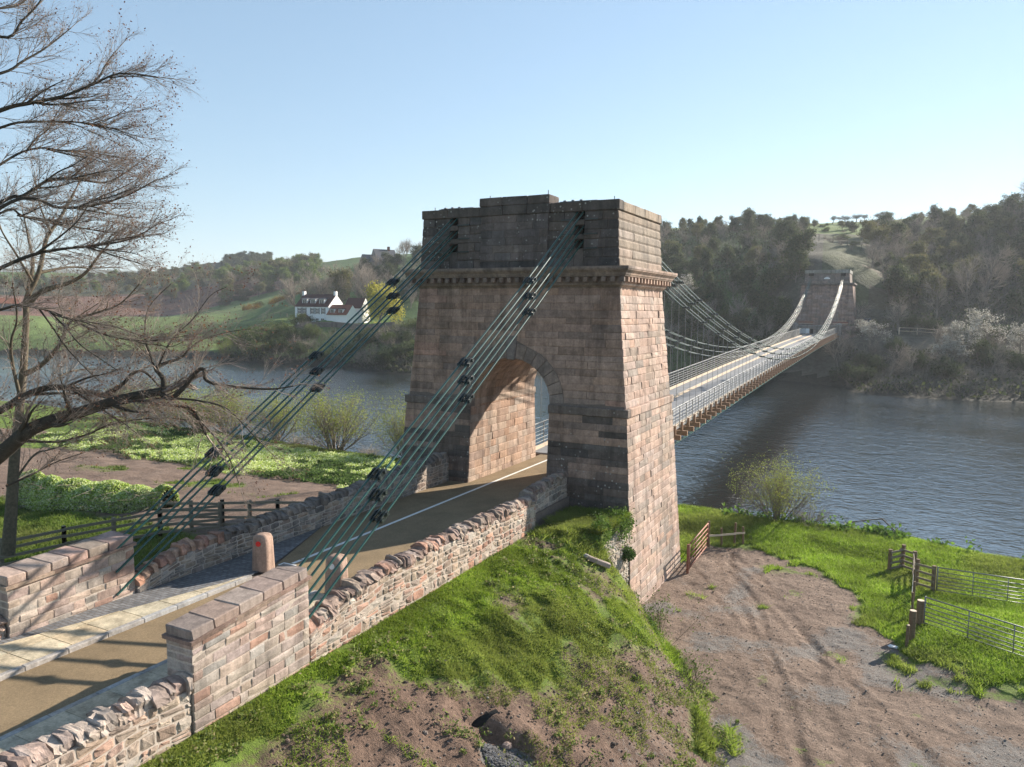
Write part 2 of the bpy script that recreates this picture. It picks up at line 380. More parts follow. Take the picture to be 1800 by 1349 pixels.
def rubble(mb, P, N, L, top, rg, hmin, hmax, wmin, wmax, pal, base=lambda s: 0.0, proud=.034, gap=.011, lich=.0):
    """random rubble: wavering courses of uneven, rounded stones; top(s)/base(s) bound the wall face"""
    N = Vector(N); tb = [0.0]; H = max(top(L * i / 20) - base(L * i / 20) for i in range(21))
    while tb[-1] < H: tb.append(tb[-1] + rg.uniform(hmin, hmax))
    n = len(tb) - 1
    ph = [rg.uniform(0, 9) for _ in range(n + 1)]
    def tt(k, s):
        f = tb[k] / tb[-1]; w = .25 * (hmin) * math.sin(s * 2.3 + ph[k]) + .2 * hmin * math.sin(s * 5.1 + 2 * ph[k])
        if k in (0, n): w = 0
        return base(s) + (top(s) - base(s)) * f + w
    for k in range(n):
        s = 0.0; edges = [(0.0, 0.0)]
        while s < L:
            s += rg.uniform(wmin, wmax) * (1.25 if rg.random() < .15 else 1)
            edges.append((s + rg.uniform(-.03, .03), s + rg.uniform(-.03, .03)))
        edges[-1] = (L, L)
        for (l0, l1), (r0, r1) in zip(edges, edges[1:]):
            if r0 - l0 < .05: continue
            parts = [(0.0, 1.0)]
            if rg.random() < .22 and tb[k + 1] - tb[k] > .15: m_ = rg.uniform(.4, .6); parts = [(0, m_), (m_, 1)]
            for fa, fb in parts:
                def c(s_, f): return (s_, tt(k, s_) * (1 - f) + tt(k + 1, s_) * f)
                q = [c(l0, fa), c(r0, fa), c(r1, fb), c(l1, fb)]
                hgt = min(q[3][1] - q[0][1], q[2][1] - q[1][1])
                if hgt < .03: continue
                cr = min(.05, hgt * .28, (r0 - l0) * .25)
                ring = []
                for i in range(4):                 # clipped, uneven corners
                    p = Vector((*q[i], 0)); e1 = Vector((*q[(i + 1) % 4], 0)) - p; e2 = Vector((*q[(i - 1) % 4], 0)) - p; e1.normalize(); e2.normalize()
                    o = p + (e1 + e2) * gap; k1 = cr * rg.uniform(.3, 1.2); k2 = cr * rg.uniform(.3, 1.2)
                    ring += [o + e2 * k1, o + e1 * k2]
                ctr = sum(ring, Vector()) / 8
                pr = rg.uniform(.3, 1) * proud; V = []
                for p in ring: V.append(Vector(P(p.x, p.y)) - N * .05)
                for p in ring:
                    z = p + (ctr - p) * .05; V.append(Vector(P(z.x, z.y)) + N * (pr * .45))
                for p in ring:
                    z = p + (ctr - p) * rg.uniform(.18, .38); V.append(Vector(P(z.x, z.y)) + N * (pr + rg.uniform(-.016, .012)))
                V.append(Vector(P(ctr.x + rg.uniform(-.02, .02), ctr.y)) + N * (pr + rg.uniform(-.004, .022)))
                Fs = []
                for a in (0, 8):
                    for i in range(8): Fs.append((a + i, a + (i + 1) % 8, a + 8 + (i + 1) % 8, a + 8 + i))
                Fs += [(16 + i, 16 + (i + 1) % 8, 24) for i in range(8)]
                mb.add(V, Fs, pick(rg, pal, lich))
def _cool(p, k=.16, g=1.06): return [tuple(g * (c * (1 - k) + k * (sum(q) / 3)) for c in q) for q in p]
PAL_PINK = [(.40, .28, .225), (.44, .325, .265), (.36, .235, .185), (.43, .345, .28), (.34, .22, .18), (.46, .36, .30), (.38, .31, .26), (.30, .24, .20)]
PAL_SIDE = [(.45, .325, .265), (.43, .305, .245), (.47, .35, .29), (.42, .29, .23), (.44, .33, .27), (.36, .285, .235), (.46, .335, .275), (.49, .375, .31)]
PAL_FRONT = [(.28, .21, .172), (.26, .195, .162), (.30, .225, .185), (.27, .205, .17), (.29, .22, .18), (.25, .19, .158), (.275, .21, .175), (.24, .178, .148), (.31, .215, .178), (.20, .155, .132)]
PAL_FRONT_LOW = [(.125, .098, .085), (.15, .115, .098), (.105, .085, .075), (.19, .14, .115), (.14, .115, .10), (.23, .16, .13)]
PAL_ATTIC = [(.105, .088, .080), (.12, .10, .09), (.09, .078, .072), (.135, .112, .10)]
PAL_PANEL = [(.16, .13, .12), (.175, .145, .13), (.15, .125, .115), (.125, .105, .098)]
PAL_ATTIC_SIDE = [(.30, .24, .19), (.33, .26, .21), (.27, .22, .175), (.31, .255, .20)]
PAL_JAMB = [(.44, .31, .235), (.48, .35, .27), (.40, .275, .21), (.46, .36, .29), (.42, .28, .205)]
PAL_RUB = [(.44, .345, .275), (.48, .385, .315), (.39, .30, .235), (.42, .33, .25), (.36, .285, .225), (.50, .42, .345), (.33, .25, .20), (.43, .29, .23)]
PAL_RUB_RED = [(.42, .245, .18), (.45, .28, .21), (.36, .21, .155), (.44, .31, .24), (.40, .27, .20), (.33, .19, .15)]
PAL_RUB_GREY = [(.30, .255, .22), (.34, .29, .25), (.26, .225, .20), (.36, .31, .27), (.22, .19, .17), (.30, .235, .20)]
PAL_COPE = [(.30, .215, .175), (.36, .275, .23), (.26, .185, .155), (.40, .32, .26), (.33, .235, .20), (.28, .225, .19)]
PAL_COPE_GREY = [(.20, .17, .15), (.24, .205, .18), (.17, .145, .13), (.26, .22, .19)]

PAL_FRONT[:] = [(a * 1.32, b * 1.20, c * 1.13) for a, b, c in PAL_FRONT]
# ------------------------------------------------------------------ near tower
def TW(z): return 5.06 - .0933 * (z - 3.57) if z > 3.57 else 5.12 - .0682 * (z - 3.57)
def TD(z): return 3.10 - .0464 * (z - 3.57) if z > 3.57 else 3.15 - .0682 * (z - 3.57)
AR, ARO, ASP = 1.84, 2.46, 3.57
tower = thing('bridge_tower', 'tall near sandstone bridge tower with a round arch over the buff road', 'tower', (0, 0, -4.5), group='stone towers at the ends of the bridge')
TL = Matrix.Translation((0, 0, 4.5))
def tpart(mb, name, mat, parent=tower, smooth=False):
    o = mb.build(name, mat, parent, smooth); o.location = (0, 0, 4.5) if parent is tower else (0, 0, 0); return o
rg = random.Random(5)
body = MB()
prof = [(-TW(-5.2), -5.2), (-1.87, -5.2), (-1.87, ASP)] + [(-(AR + .03) * math.cos(a), ASP + (AR + .03) * math.sin(a)) for a in [math.pi * i / 24 for i in range(1, 24)]] + [(1.87, ASP), (1.87, -5.2), (TW(-5.2), -5.2)]
# the body under the stones is built of strips so that every face is plane enough
def strip(xa0, xa1, xb0, xb1, z0, z1):
    k = .012
    body.hexa([(xa0, -TD(z0) + k, z0), (xa1, -TD(z0) + k, z0), (xa1, TD(z0) - k, z0), (xa0, TD(z0) - k, z0), (xb0, -TD(z1) + k, z1), (xb1, -TD(z1) + k, z1), (xb1, TD(z1) - k, z1), (xb0, TD(z1) - k, z1)], (.3, .25, .2, 0))
for s in (-1, 1):
    for z0, z1 in ((-5.2, -.2), (-.2, 3.5695), (3.5705, 3.5705 + .001)):
        e = [s * (TW(z0) - .03), s * 1.87]; f = [s * (TW(z1) - .03), s * 1.87]
        strip(min(e), max(e), min(f), max(f), z0, z1)
    zz = [ASP + (AR + .03) * math.sin(math.pi / 2 * i / 10) for i in range(11)]
    for i in range(10):
        h0 = (AR + .03) * math.cos(math.pi / 2 * i / 10); h1 = (AR + .03) * math.cos(math.pi / 2 * (i + 1) / 10)
        e = [s * (TW(zz[i] + .001) - .03), s * h0]; f = [s * (TW(zz[i + 1]) - .03), s * h1]
        strip(min(e), max(e), min(f), max(f), zz[i], zz[i + 1])
zt_ = ASP + AR + .03
strip(-TW(zt_) + .03, TW(zt_) - .03, -TW(8.6) + .03, TW(8.6) - .03, zt_, 8.6)
tpart(body, 'body', M['mortar_dark'])

def rows(z0, z1, n, rg=None, j=0):
    zs = [z0 + (z1 - z0) * i / n for i in range(n + 1)]
    if rg: zs = [zs[0]] + [z + rg.uniform(-j, j) for z in zs[1:-1]] + [zs[-1]]
    return list(zip(zs, zs[1:]))
def arch_iv(t):
    h = math.sqrt(max(0, ARO ** 2 - max(0, t - ASP) ** 2)) if t < ASP + ARO else 0
    if t < ASP - .001: h = AR
    return [(-TW(t), -h), (h, TW(t))]
up_rows = rows(3.60, 8.30, 16, rg, .035); lo_rows = rows(-.35, 3.28, 13, rg, .035); lo_rows2 = rows(-4.9, -.35, 17, rg, .035)
for sgn, nm in ((-1, 'front'), (1, 'back')):
    st = MB()
    P = lambda s, t: (s, sgn * TD(t), t)
    N = (0, sgn, .05)
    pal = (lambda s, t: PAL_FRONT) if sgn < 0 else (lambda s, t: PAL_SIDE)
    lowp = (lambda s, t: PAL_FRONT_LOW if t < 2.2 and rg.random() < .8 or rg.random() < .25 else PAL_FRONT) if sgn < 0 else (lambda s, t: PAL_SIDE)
    li = lambda s, t: (.9 if t < 2.6 else .15) * (.4 if sgn > 0 else 1)
    for r in up_rows:
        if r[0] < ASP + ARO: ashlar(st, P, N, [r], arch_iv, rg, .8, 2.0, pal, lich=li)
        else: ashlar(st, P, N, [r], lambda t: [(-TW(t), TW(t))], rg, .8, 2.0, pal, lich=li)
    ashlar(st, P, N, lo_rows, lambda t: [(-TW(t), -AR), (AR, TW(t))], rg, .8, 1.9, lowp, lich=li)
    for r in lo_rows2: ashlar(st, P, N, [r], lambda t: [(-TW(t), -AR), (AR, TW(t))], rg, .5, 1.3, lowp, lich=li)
    tpart(st, 'face_stones', M['stone'])
    vo = MB(); nv = 15
    for i in range(nv):
        a0 = math.pi * i / nv; a1 = math.pi * (i + 1) / nv; key = i == nv // 2; ro = ARO + (.33 if key else 0); ri = AR - (.05 if key else 0); pr = .05 if key else .02
        V = []; g_ = .006
        for dy, sh in ((.5, 0), (-pr + .02, 0), (-pr, .02)):
            for rr, aa in ((ri + sh, a0 + g_ + sh / 2), (ri + sh, a1 - g_ - sh / 2), (ro - sh, a1 - g_ * .7 - sh / 3), (ro - sh, a0 + g_ * .7 + sh / 3)):
                z = ASP + rr * math.sin(aa); V.append((-rr * math.cos(aa), sgn * (TD(max(z, 3.58)) - dy), z))
        Fs = []
        for b in (0, 4):
            for k in range(4): Fs.append((b + k, b + (k + 1) % 4, b + 4 + (k + 1) % 4, b + 4 + k))
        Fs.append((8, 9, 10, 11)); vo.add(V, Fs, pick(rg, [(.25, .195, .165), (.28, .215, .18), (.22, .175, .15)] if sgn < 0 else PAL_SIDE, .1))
    tpart(vo, 'arch_ring', M['stone'])
for sx in (1, -1):
    st = MB(); P = lambda s, t: (sx * TW(t), s, t); N = (sx, 0, .07)
    ivf = lambda t: [(-TD(t), TD(t))]
    PD = [(.33, .265, .22), (.30, .24, .20), (.36, .285, .235), (.38, .29, .235)]; PB = PAL_SIDE
    lowpal = lambda s, t: PD if (float(vn(s, t * 1.6, 1.5, 7)) > (.60 if t < 3 else .72) and rg.random() < .8) else PB
    ashlar(st, P, N, up_rows, ivf, rg, .45, 1.3, lowpal, proud=.03, rough=.016, gap=.005, ch=.014)
    ashlar(st, P, N, lo_rows + lo_rows2, ivf, rg, .45, 1.5, lowpal, proud=.024, rough=.012)
    tpart(st, 'side_stones', M['stone_pale'])
st = MB()                                            # inside of the arch
for sx in (1, -1):
    ashlar(st, lambda s, t: (sx * AR, s * (TD(t) - .03), t), (-sx, 0, 0), rows(-.1, ASP, 11, rg, .02), lambda t: [(-1, 1)], rg, .13, .36, lambda s, t: PAL_JAMB, gap=.005, ch=.014)
na = 16
for i in range(na):
    a0, a1 = math.pi * i / na, math.pi * (i + 1) / na; am = (a0 + a1) / 2
    ashlar(st, lambda s, t: (-AR * math.cos(t), s * (TD(ASP + AR * math.sin(t)) - .06), ASP + AR * math.sin(t)), (math.cos(am), 0, -math.sin(am)), [(a0, a1)], lambda t: [(-1, 1)], rg, .15, .38, lambda s, t: [(.40, .29, .22), (.36, .26, .20)], gap=.004, ch=.012)
tpart(st, 'arch_lining', M['stone_pale'])
# ledge band at the springing
for s in (-1, 1):
    lb = MB()
    k = .085
    xs = sorted((s * (AR - .03), s * (TW(3.5) + k)))
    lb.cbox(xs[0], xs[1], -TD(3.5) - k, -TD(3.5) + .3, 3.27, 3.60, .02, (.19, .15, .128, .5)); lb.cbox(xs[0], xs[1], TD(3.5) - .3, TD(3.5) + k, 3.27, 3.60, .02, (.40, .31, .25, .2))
    xa = sorted((s * (TW(3.5) - .3), s * (TW(3.5) + k)))
    y = -TD(3.5) + .302
    while y < TD(3.5) - .31:
        y2 = min(y + rg.uniform(.9, 1.4), TD(3.5) - .302); lb.cbox(xa[0], xa[1], y, y2 - .01, 3.275, 3.598, .02, pick(rg, PAL_SIDE + [(.42, .37, .25)], .2)); y = y2
    xa = sorted((s * (AR - .03), s * (AR + .3)))
    lb.cbox(xa[0], xa[1], -TD(3.5) + .302, TD(3.5) - .302, 3.30, 3.58, .02, (.44, .34, .27, 0))
    tpart(lb, 'ledge_band', M['stone'])
# cornice
cw, cd = TW(8.6), TD(8.6)
co = MB()
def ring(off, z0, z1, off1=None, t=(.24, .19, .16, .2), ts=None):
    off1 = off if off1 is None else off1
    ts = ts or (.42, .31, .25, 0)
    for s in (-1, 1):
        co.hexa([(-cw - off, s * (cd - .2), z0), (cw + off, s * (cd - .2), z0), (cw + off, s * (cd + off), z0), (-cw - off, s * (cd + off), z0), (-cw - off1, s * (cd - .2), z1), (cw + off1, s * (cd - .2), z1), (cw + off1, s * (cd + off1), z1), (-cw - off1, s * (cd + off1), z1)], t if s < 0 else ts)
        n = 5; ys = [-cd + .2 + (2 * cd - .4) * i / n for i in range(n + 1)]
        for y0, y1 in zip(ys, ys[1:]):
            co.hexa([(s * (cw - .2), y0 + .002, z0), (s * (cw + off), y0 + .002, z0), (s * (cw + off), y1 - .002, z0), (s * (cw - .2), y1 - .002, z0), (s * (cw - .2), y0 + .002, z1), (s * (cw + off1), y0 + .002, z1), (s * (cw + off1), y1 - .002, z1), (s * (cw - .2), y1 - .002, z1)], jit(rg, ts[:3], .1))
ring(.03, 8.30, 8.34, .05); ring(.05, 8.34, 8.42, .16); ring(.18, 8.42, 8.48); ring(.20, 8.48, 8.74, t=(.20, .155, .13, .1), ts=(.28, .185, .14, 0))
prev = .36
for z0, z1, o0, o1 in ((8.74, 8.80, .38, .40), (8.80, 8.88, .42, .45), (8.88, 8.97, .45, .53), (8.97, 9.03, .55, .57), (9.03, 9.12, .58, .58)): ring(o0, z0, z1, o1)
co.box(-cw + .2, cw - .2, -cd + .2, cd - .2, 8.6, 9.10, (.3, .25, .2, 0))
cor = tpart(co, 'cornice', M['stone'])
nx, ny = 27, 16
for s in (-1, 1):
    for i in range(nx):
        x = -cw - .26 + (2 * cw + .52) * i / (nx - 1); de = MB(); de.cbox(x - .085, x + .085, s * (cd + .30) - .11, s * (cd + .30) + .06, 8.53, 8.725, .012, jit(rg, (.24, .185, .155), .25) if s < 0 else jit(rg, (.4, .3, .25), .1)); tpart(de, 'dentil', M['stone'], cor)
    for i in range(1, ny - 1):
        y = -cd - .26 + (2 * cd + .52) * i / (ny - 1); de = MB(); de.cbox(s * (cw + .30) - .11, s * (cw + .30) + .06, y - .085, y + .085, 8.53, 8.725, .012, jit(rg, (.43, .30, .235), .1)); tpart(de, 'dentil', M['stone'], cor)
# attic
def AWD(z): return 4.60 - .055 * (z - 9.12), 2.90 - .05 * (z - 9.12)
AX = lambda z: AWD(z)[0]; AY = lambda z: AWD(z)[1]
ab = MB(); z0, z1 = 9.1, 11.3
def abox(xa, xb, ins=.03, yin=0, sl=True):
    f = lambda z, x: (math.copysign(AX(z) - ins, x) if abs(x) > 4 else x)
    ab.hexa([(f(z0, xa), -AY(z0) + ins + yin, z0), (f(z0, xb), -AY(z0) + ins + yin, z0), (f(z0, xb), AY(z0) - ins - yin, z0), (f(z0, xa), AY(z0) - ins - yin, z0), (f(z1, xa), -AY(z1) + ins + yin, z1), (f(z1, xb), -AY(z1) + ins + yin, z1), (f(z1, xb), AY(z1) - ins - yin, z1), (f(z1, xa), AY(z1) - ins - yin, z1)])
abox(-4.5, -3.10); abox(-2.70, 2.70); abox(3.10, 4.5); abox(-3.10, -2.70, yin=.9); abox(2.70, 3.10, yin=.9)
tpart(ab, 'attic_body', M['mortar_dark'])
HOLES = (11.10, 10.53, 9.97)      # slots for the three chains of each side
at_rows = rows(9.12, 11.30, 6)
for sgn in (-1, 1):
    st = MB(); P = lambda s, t: (s, sgn * AY(t), t)
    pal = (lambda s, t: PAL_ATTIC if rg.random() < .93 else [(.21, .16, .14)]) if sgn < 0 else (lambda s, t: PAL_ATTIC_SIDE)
    for wing in (-1, 1):
      st = MB()
      for r in at_rows:
        ashlar(st, P, (0, sgn, .05), [r], lambda t: [(-AX(t), -3.10), (-2.70, -1.55)] if wing < 0 else [(1.55, 2.70), (3.10, AX(t))], rg, .55, 1.1, pal, gap=.008, ch=.02, lich=lambda s, t: 1.0)
      for s in (wing,):              # stones between the chain slots
        zs = [9.12] + [v for h in HOLES[::-1] for v in (h - .12, h + .24)] + [11.30]
        for a, b in zip(zs[::2], zs[1::2]):
            if b - a > .02: ashlar(st, P, (0, sgn, .05), [(a, b)], lambda t: [(s * 2.9 - .2, s * 2.9 + .2)], rg, .5, .6, pal, gap=.004, ch=.01)
            if b - a > .02:
                y = sgn * (AY(a) - .03); yb = sgn * (AY(a) - .95); st.box(s * 2.9 - .2, s * 2.9 + .2, min(y, yb), max(y, yb), a, b, (.1, .085, .075, 0))
      tpart(st, 'attic_stones', M['stone'])
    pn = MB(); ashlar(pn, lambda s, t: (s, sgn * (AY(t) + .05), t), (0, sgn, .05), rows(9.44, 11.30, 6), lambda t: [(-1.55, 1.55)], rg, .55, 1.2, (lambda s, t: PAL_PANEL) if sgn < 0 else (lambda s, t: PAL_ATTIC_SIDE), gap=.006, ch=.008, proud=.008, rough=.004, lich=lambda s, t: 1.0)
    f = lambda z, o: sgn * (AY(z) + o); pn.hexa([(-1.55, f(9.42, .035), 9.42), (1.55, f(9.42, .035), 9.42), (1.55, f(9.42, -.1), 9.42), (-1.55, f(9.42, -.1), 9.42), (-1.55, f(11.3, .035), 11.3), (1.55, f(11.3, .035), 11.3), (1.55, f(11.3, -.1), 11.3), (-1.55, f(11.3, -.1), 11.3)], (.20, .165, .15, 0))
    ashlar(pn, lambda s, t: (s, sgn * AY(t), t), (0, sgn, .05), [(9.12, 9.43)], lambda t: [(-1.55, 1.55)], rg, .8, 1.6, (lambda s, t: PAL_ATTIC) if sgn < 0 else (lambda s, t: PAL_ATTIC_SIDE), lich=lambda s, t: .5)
    tpart(pn, 'centre_panel', M['stone'])
for sx in (1, -1):
    st = MB(); ashlar(st, lambda s, t: (sx * AX(t), s, t), (sx, 0, .05), at_rows, lambda t: [(-AY(t), AY(t))], rg, 2.2, 4.2, lambda s, t: PAL_ATTIC_SIDE, gap=.012, ch=.035, proud=.015, rough=.008)
    tpart(st, 'attic_side_stones', M['stone'])
cp = MB(); ax, ay = AX(11.3) + .06, AY(11.3) + .06
for s in (-1, 1):
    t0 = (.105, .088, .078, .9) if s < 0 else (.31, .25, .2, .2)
    for xa, xb in ((-ax, -3.2), (-3.2, -1.62), (-1.62, -.5), (-.5, .6), (.6, 1.62), (1.62, 3.0), (3.0, ax)):
        yy = sorted((s * (ay + (.05 if abs(xa + xb) < 3 else 0)), s * (ay - .55))); cp.cbox(xa + .003, xb - .003, yy[0], yy[1], 11.302, 11.68 + rg.uniform(-.012, .012), .025, jit(rg, t0[:3], .12, t0[3]), rg, .008)
    ys = [-ay + .55, -.9, .4, ay - .55]
    for ya, yb in zip(ys, ys[1:]):
        xx = sorted((s * ax, s * (ax - .55))); cp.cbox(xx[0], xx[1], ya + .004, yb - .004, 11.302, 11.68 + rg.uniform(-.012, .012), .025, pick(rg, PAL_ATTIC_SIDE, .2), rg, .008)
    for xa, xb in ((-1.62, -.55), (-.55, .62), (.62, 1.6)):
        yy = sorted((s * (ay + .05), s * (ay - .95))); cp.cbox(xa + .003, xb - .003, yy[0], yy[1], 11.685, 12.04, .03, jit(rg, (.115, .095, .085) if s < 0 else (.3, .24, .19), .1, .8), rg, .008)
tpart(cp, 'parapet', M['stone'])
rf = MB(); rf.box(-ax + .5, ax - .5, -ay + .5, ay - .5, 11.29, 11.60, (.2, .18, .16, .4)); ro = tpart(rf, 'flat_roof', M['mortar_dark'])
for x0, x1, yy in ((-3.6, -2.0, -ay + .1), (2.0, 3.6, -ay + .1)):
    pl = MB(); pl.box(x0, x1, yy, yy + 1.6, 11.70, 11.725); pl.box(x0 - .3, x0 + .5, yy + .3, yy + .9, 11.73, 11.75)
    for k in range(3): pl.cbox(x0 + .15 + k * .35, x0 + .27 + k * .35, yy - .02, yy + .12, 11.70, 11.77, .02)
    tpart(pl, 'access_cover', M['galv'])
for x, y, h in ((-4.0, -2.6, .22), (.0 - 1.2, -2.7, .55), (1.48, -2.72, .62), (4.1, -2.2, .3), (4.12, 1.9, .2)): pl = MB(); pl.cyl((x, y, 11.6), (x, y, 11.6 + h), .018, n=6); tpart(pl, 'roof_rod', M['galv'])
pl = MB()
for x in (3.0, 3.35): pl.cyl((x, -1.2, 11.6), (x, -1.2, 11.86), .014, n=5)
pl.cyl((3.0, -1.2, 11.86), (3.35, -1.2, 11.86), .014, n=5)
tpart(pl, 'roof_handle', M['galv'])
pl = MB(); pl.cbox(3.7, 4.2, -1.6, -1.2, 11.69, 11.80, .03, (.04, .13, .3, 0)); pl.cbox(3.9, 4.3, -1.9, -1.62, 11.69, 11.77, .03, (.04, .13, .3, 0)); tpart(pl, 'blue_sheeting', M['paint_blue'])
for sgn in (-1, 1):
    for sx in (-1, 1):
        for h in HOLES:
            for d in (-1, 1):
                b = MB()
                xx = sorted((sx * 2.9 + d * .2, sx * 2.9 + d * .78)); y = sgn * (AY(h) + .055)
                b.box(xx[0], xx[1], y - .03, y + .03, h - .145, h - .095)
                tpart(b, 'anchor_bar', M['joint'])
# ------------------------------------------------------------------ road between the walls
ST = (.5, .5, .5, 0)
def sheet(name, pts, z, mat, kind='structure'):
    me = bpy.data.meshes.new(name); me.from_pydata([(x, y, z) for x, y in pts], [], [tuple(range(len(pts)))]); me.materials.append(mat); me.update()
    o = link(name, me); struct(o, kind); return o
rb = MB(); rb.box(-3.0, 2.9, -60, 3.35, -.9, -.012)
o = struct(rb.build('road_bed', M['mortar_dark']))
sheet('road', [(-1.0, -60), (2.6, -60), (2.6, -12), (2.6, -3.3), (1.9, -3.3), (1.9, 4.2), (-1.9, 4.2), (-1.9, -3.3), (-2.75, -3.3), (-2.75, -11.6), (-1.15, -15.6), (-1.0, -16.4)], 0, M['road'])
wl_ = MB()
for y0, y1 in ((-14.9, -14.55), (-14.5, 3.3)): wl_.box(-1.02, -.90, y0, y1, .002, .006)
wl_.box(-1.25, -.75, -15.2, -14.95, .002, .006)
struct(wl_.build('road_line', M['white_line']))
# raised pavement: flags, kerb, setts
fl = MB(); kb = MB(); r2 = random.Random(3)
y = -40.0
while y < -16.6:
    y2 = y + r2.uniform(.84, .92); sp = r2.random()
    c1 = (.58, .49, .345, 0)
    ye = min(y2, -16.5)
    xo = lambda q: float(np.interp(q, [-23.2, -16.7], [-2.78, -1.17]))
    for xi, lim in ((-1.15, -1.93), (-1.94, -2.80)):
        a0, a1 = max(lim, xo(y)), max(lim, xo(ye))
        if min(a0, a1) > xi - .05: continue
        a0 = min(a0, xi - .02); a1 = min(a1, xi - .02); g = .011
        fl.hexa([(a0 + g, y + g, -.02), (xi - g, y + g, -.02), (xi - g, ye - g, -.02), (a1 + g, ye - g, -.02), (a0 + g, y + g, .10), (xi - g, y + g, .10), (xi - g, ye - g, .10), (a1 + g, ye - g, .10)], jit(r2, c1, .07))
    y = y2
y = -40.0
while y < -16.5:
    y2 = min(y + .92, -16.4); kb.cbox(-1.145, -1.0, y + .003, y2 - .003, -.05, .102, .012, jit(r2, (.42, .40, .38), .06)); kb.cbox(1.22, 1.36, y + .003, y2 - .003, -.05, .102, .012, jit(r2, (.42, .40, .38), .06)); y = y2
y = -40.0
while y < -16.6:
    y2 = y + r2.uniform(.84, .92); fl.cbox(1.366, 2.04, y + .004, min(y2, -16.5) - .004, -.02, .10, .006, jit(r2, (.54, .46, .34), .07)); fl.cbox(2.05, 2.5, y + .3, min(y2, -16.5) + .29, -.02, .10, .006, jit(r2, (.45, .37, .25), .07)); y = y2
struct(fl.build('pavement', M['stone_pale'])); struct(kb.build('kerb', M['stone_pale']))
se = MB(); V = [(-2.9, -40, .085), (-1.1, -40, .085), (-1.1, -16.5, .085), (-1.15, -16.35, .06), (-1.2, -15.6, .03), (-2.76, -11.6, .012), (-2.9, -11.4, .012)]
se.add(V, [tuple(range(7))]); struct(se.build('sett_paving', M['setts']))

# ------------------------------------------------------------------ stone walls
def cope_stone(rg, L, W, H, pal):
    """an upright, roughly split coping slab, L along the wall"""
    prof = [(-W / 2, 0), (-W * .52, H * .30), (-W * .50, H * .62), (-W * .38, H * .88), (-W * .14, H * 1.0), (W * .14, H * 1.02), (W * .38, H * .90), (W * .50, H * .62), (W * .52, H * .30), (W / 2, 0)]
    V = []; n = len(prof); ys = [-L / 2, -L * .44, -L * .12, L * .16, L * .45, L / 2]; sc_ = [.90, 1.0, 1.02, 1.0, .99, .88]
    lean = rg.uniform(-.22, .22); dx = rg.uniform(-.05, .05); tilt = rg.uniform(-.16, .16)
    pr = [(x + rg.uniform(-.045, .045), z * rg.uniform(.84, 1.08) + tilt * x * (z > .1)) for x, z in prof]
    for yy, k in zip(ys, sc_):
        for x, z in pr:
            V.append((x * k + dx + rg.uniform(-.016, .016), yy + lean * z + rg.uniform(-.022, .022), z * (k * .4 + .6) + rg.uniform(-.016, .016)))
    m_ = len(ys)
    Fs = [(i * n + j, i * n + (j + 1) % n, (i + 1) * n + (j + 1) % n, (i + 1) * n + j) for i in range(m_ - 1) for j in range(n)]
    Fs += [tuple(range(n - 1, -1, -1)), tuple(range((m_ - 1) * n, m_ * n))]
    m = MB(); m.add(V, Fs, pick(rg, pal, .35, .22)); return m
def rubble_wall(label, x0, x1, ya, yb, top, base, seed, palr, pall, cope=True, side=0, pc=PAL_COPE, group='rubble walls along the road', ends=(True, True), palfn=None):
    """wall from ya to yb between the faces x0 (west) and x1 (east); top(y) without coping"""
    rg = random.Random(seed); L = yb - ya
    w = thing('rubble_wall', label, 'wall', ((x0 + x1) / 2, ya, base(ya)), group=group)
    off = Vector(w.location)
    def fin(mb, name, mat, smooth=False):
        o = mb.build(name, mat, w, smooth); o.location = -off; return o
    core = MB(); n = 12
    for i in range(n):
        a = ya + L * i / n + .03 * (i == 0); b = ya + L * (i + 1) / n - .03 * (i == n - 1)
        core.hexa([(x0 - .004, a, base(a)), (x1 + .004, a, base(a)), (x1 + .004, b, base(b)), (x0 - .004, b, base(b)), (x0 - .004, a, top(a) - .005), (x1 + .004, a, top(a) - .005), (x1 + .004, b, top(b) - .005), (x0 - .004, b, top(b) - .005)])
    fin(core, 'mortar_core', M['mortar'])
    s1 = MB(); rubble(s1, lambda s, t: (x1, ya + s, t), (1, 0, 0), L, lambda s: top(ya + s), rg, .13, .27, .18, .5, palr, base=lambda s: base(ya + s), lich=.1)
    rubble(s1, lambda s, t: (x0, ya + s, t), (-1, 0, 0), L, lambda s: top(ya + s), rg, .13, .25, .16, .46, pall, base=lambda s: max(base(ya + s), -.1) if side == 1 else base(ya + s), lich=.1)
    for e, yy, nn in ((ends[0], ya, -1), (ends[1], yb, 1)):
        if e: rubble(s1, lambda s, t: (x0 + s, yy, t), (0, nn, 0), x1 - x0, lambda s: top(yy), rg, .16, .3, .2, .4, palr, base=lambda s: base(yy))
    fin(s1, 'face_stones', M['rubble'])
    if cope:
        y = ya + .02; nst = 0
        while y < yb - .08:
            l = rg.uniform(.12, .26) * (1.35 if rg.random() < .12 else 1); l = min(l, yb - y)
            cm = cope_stone(rg, l * 1.02, (x1 - x0) * rg.uniform(.92, 1.08), rg.uniform(.22, .33), pc(y + l / 2) if callable(pc) else pc)
            o = cm.build('coping_stone', M['rubble'], w); yc = y + l / 2; o.location = Vector(((x0 + x1) / 2, yc, top(yc) - .035)) - off
            sl = (top(yc + .2) - top(yc - .2)) / .4; o.rotation_euler = (math.atan(sl) * .8 + rg.uniform(-.10, .10), 0, rg.uniform(-.12, .12))
            y += l
    return w
ip = lambda xs, zs: (lambda y: float(np.interp(y, xs, zs)))
topR = ip([-18.66, -18.0, -17.2, -16, -14, -10, -6.9], [.10, .30, .48, .60, .64, .62, .56])
baseR = ip([-19, -14, -6.8], [-.75, -.85, -.95])
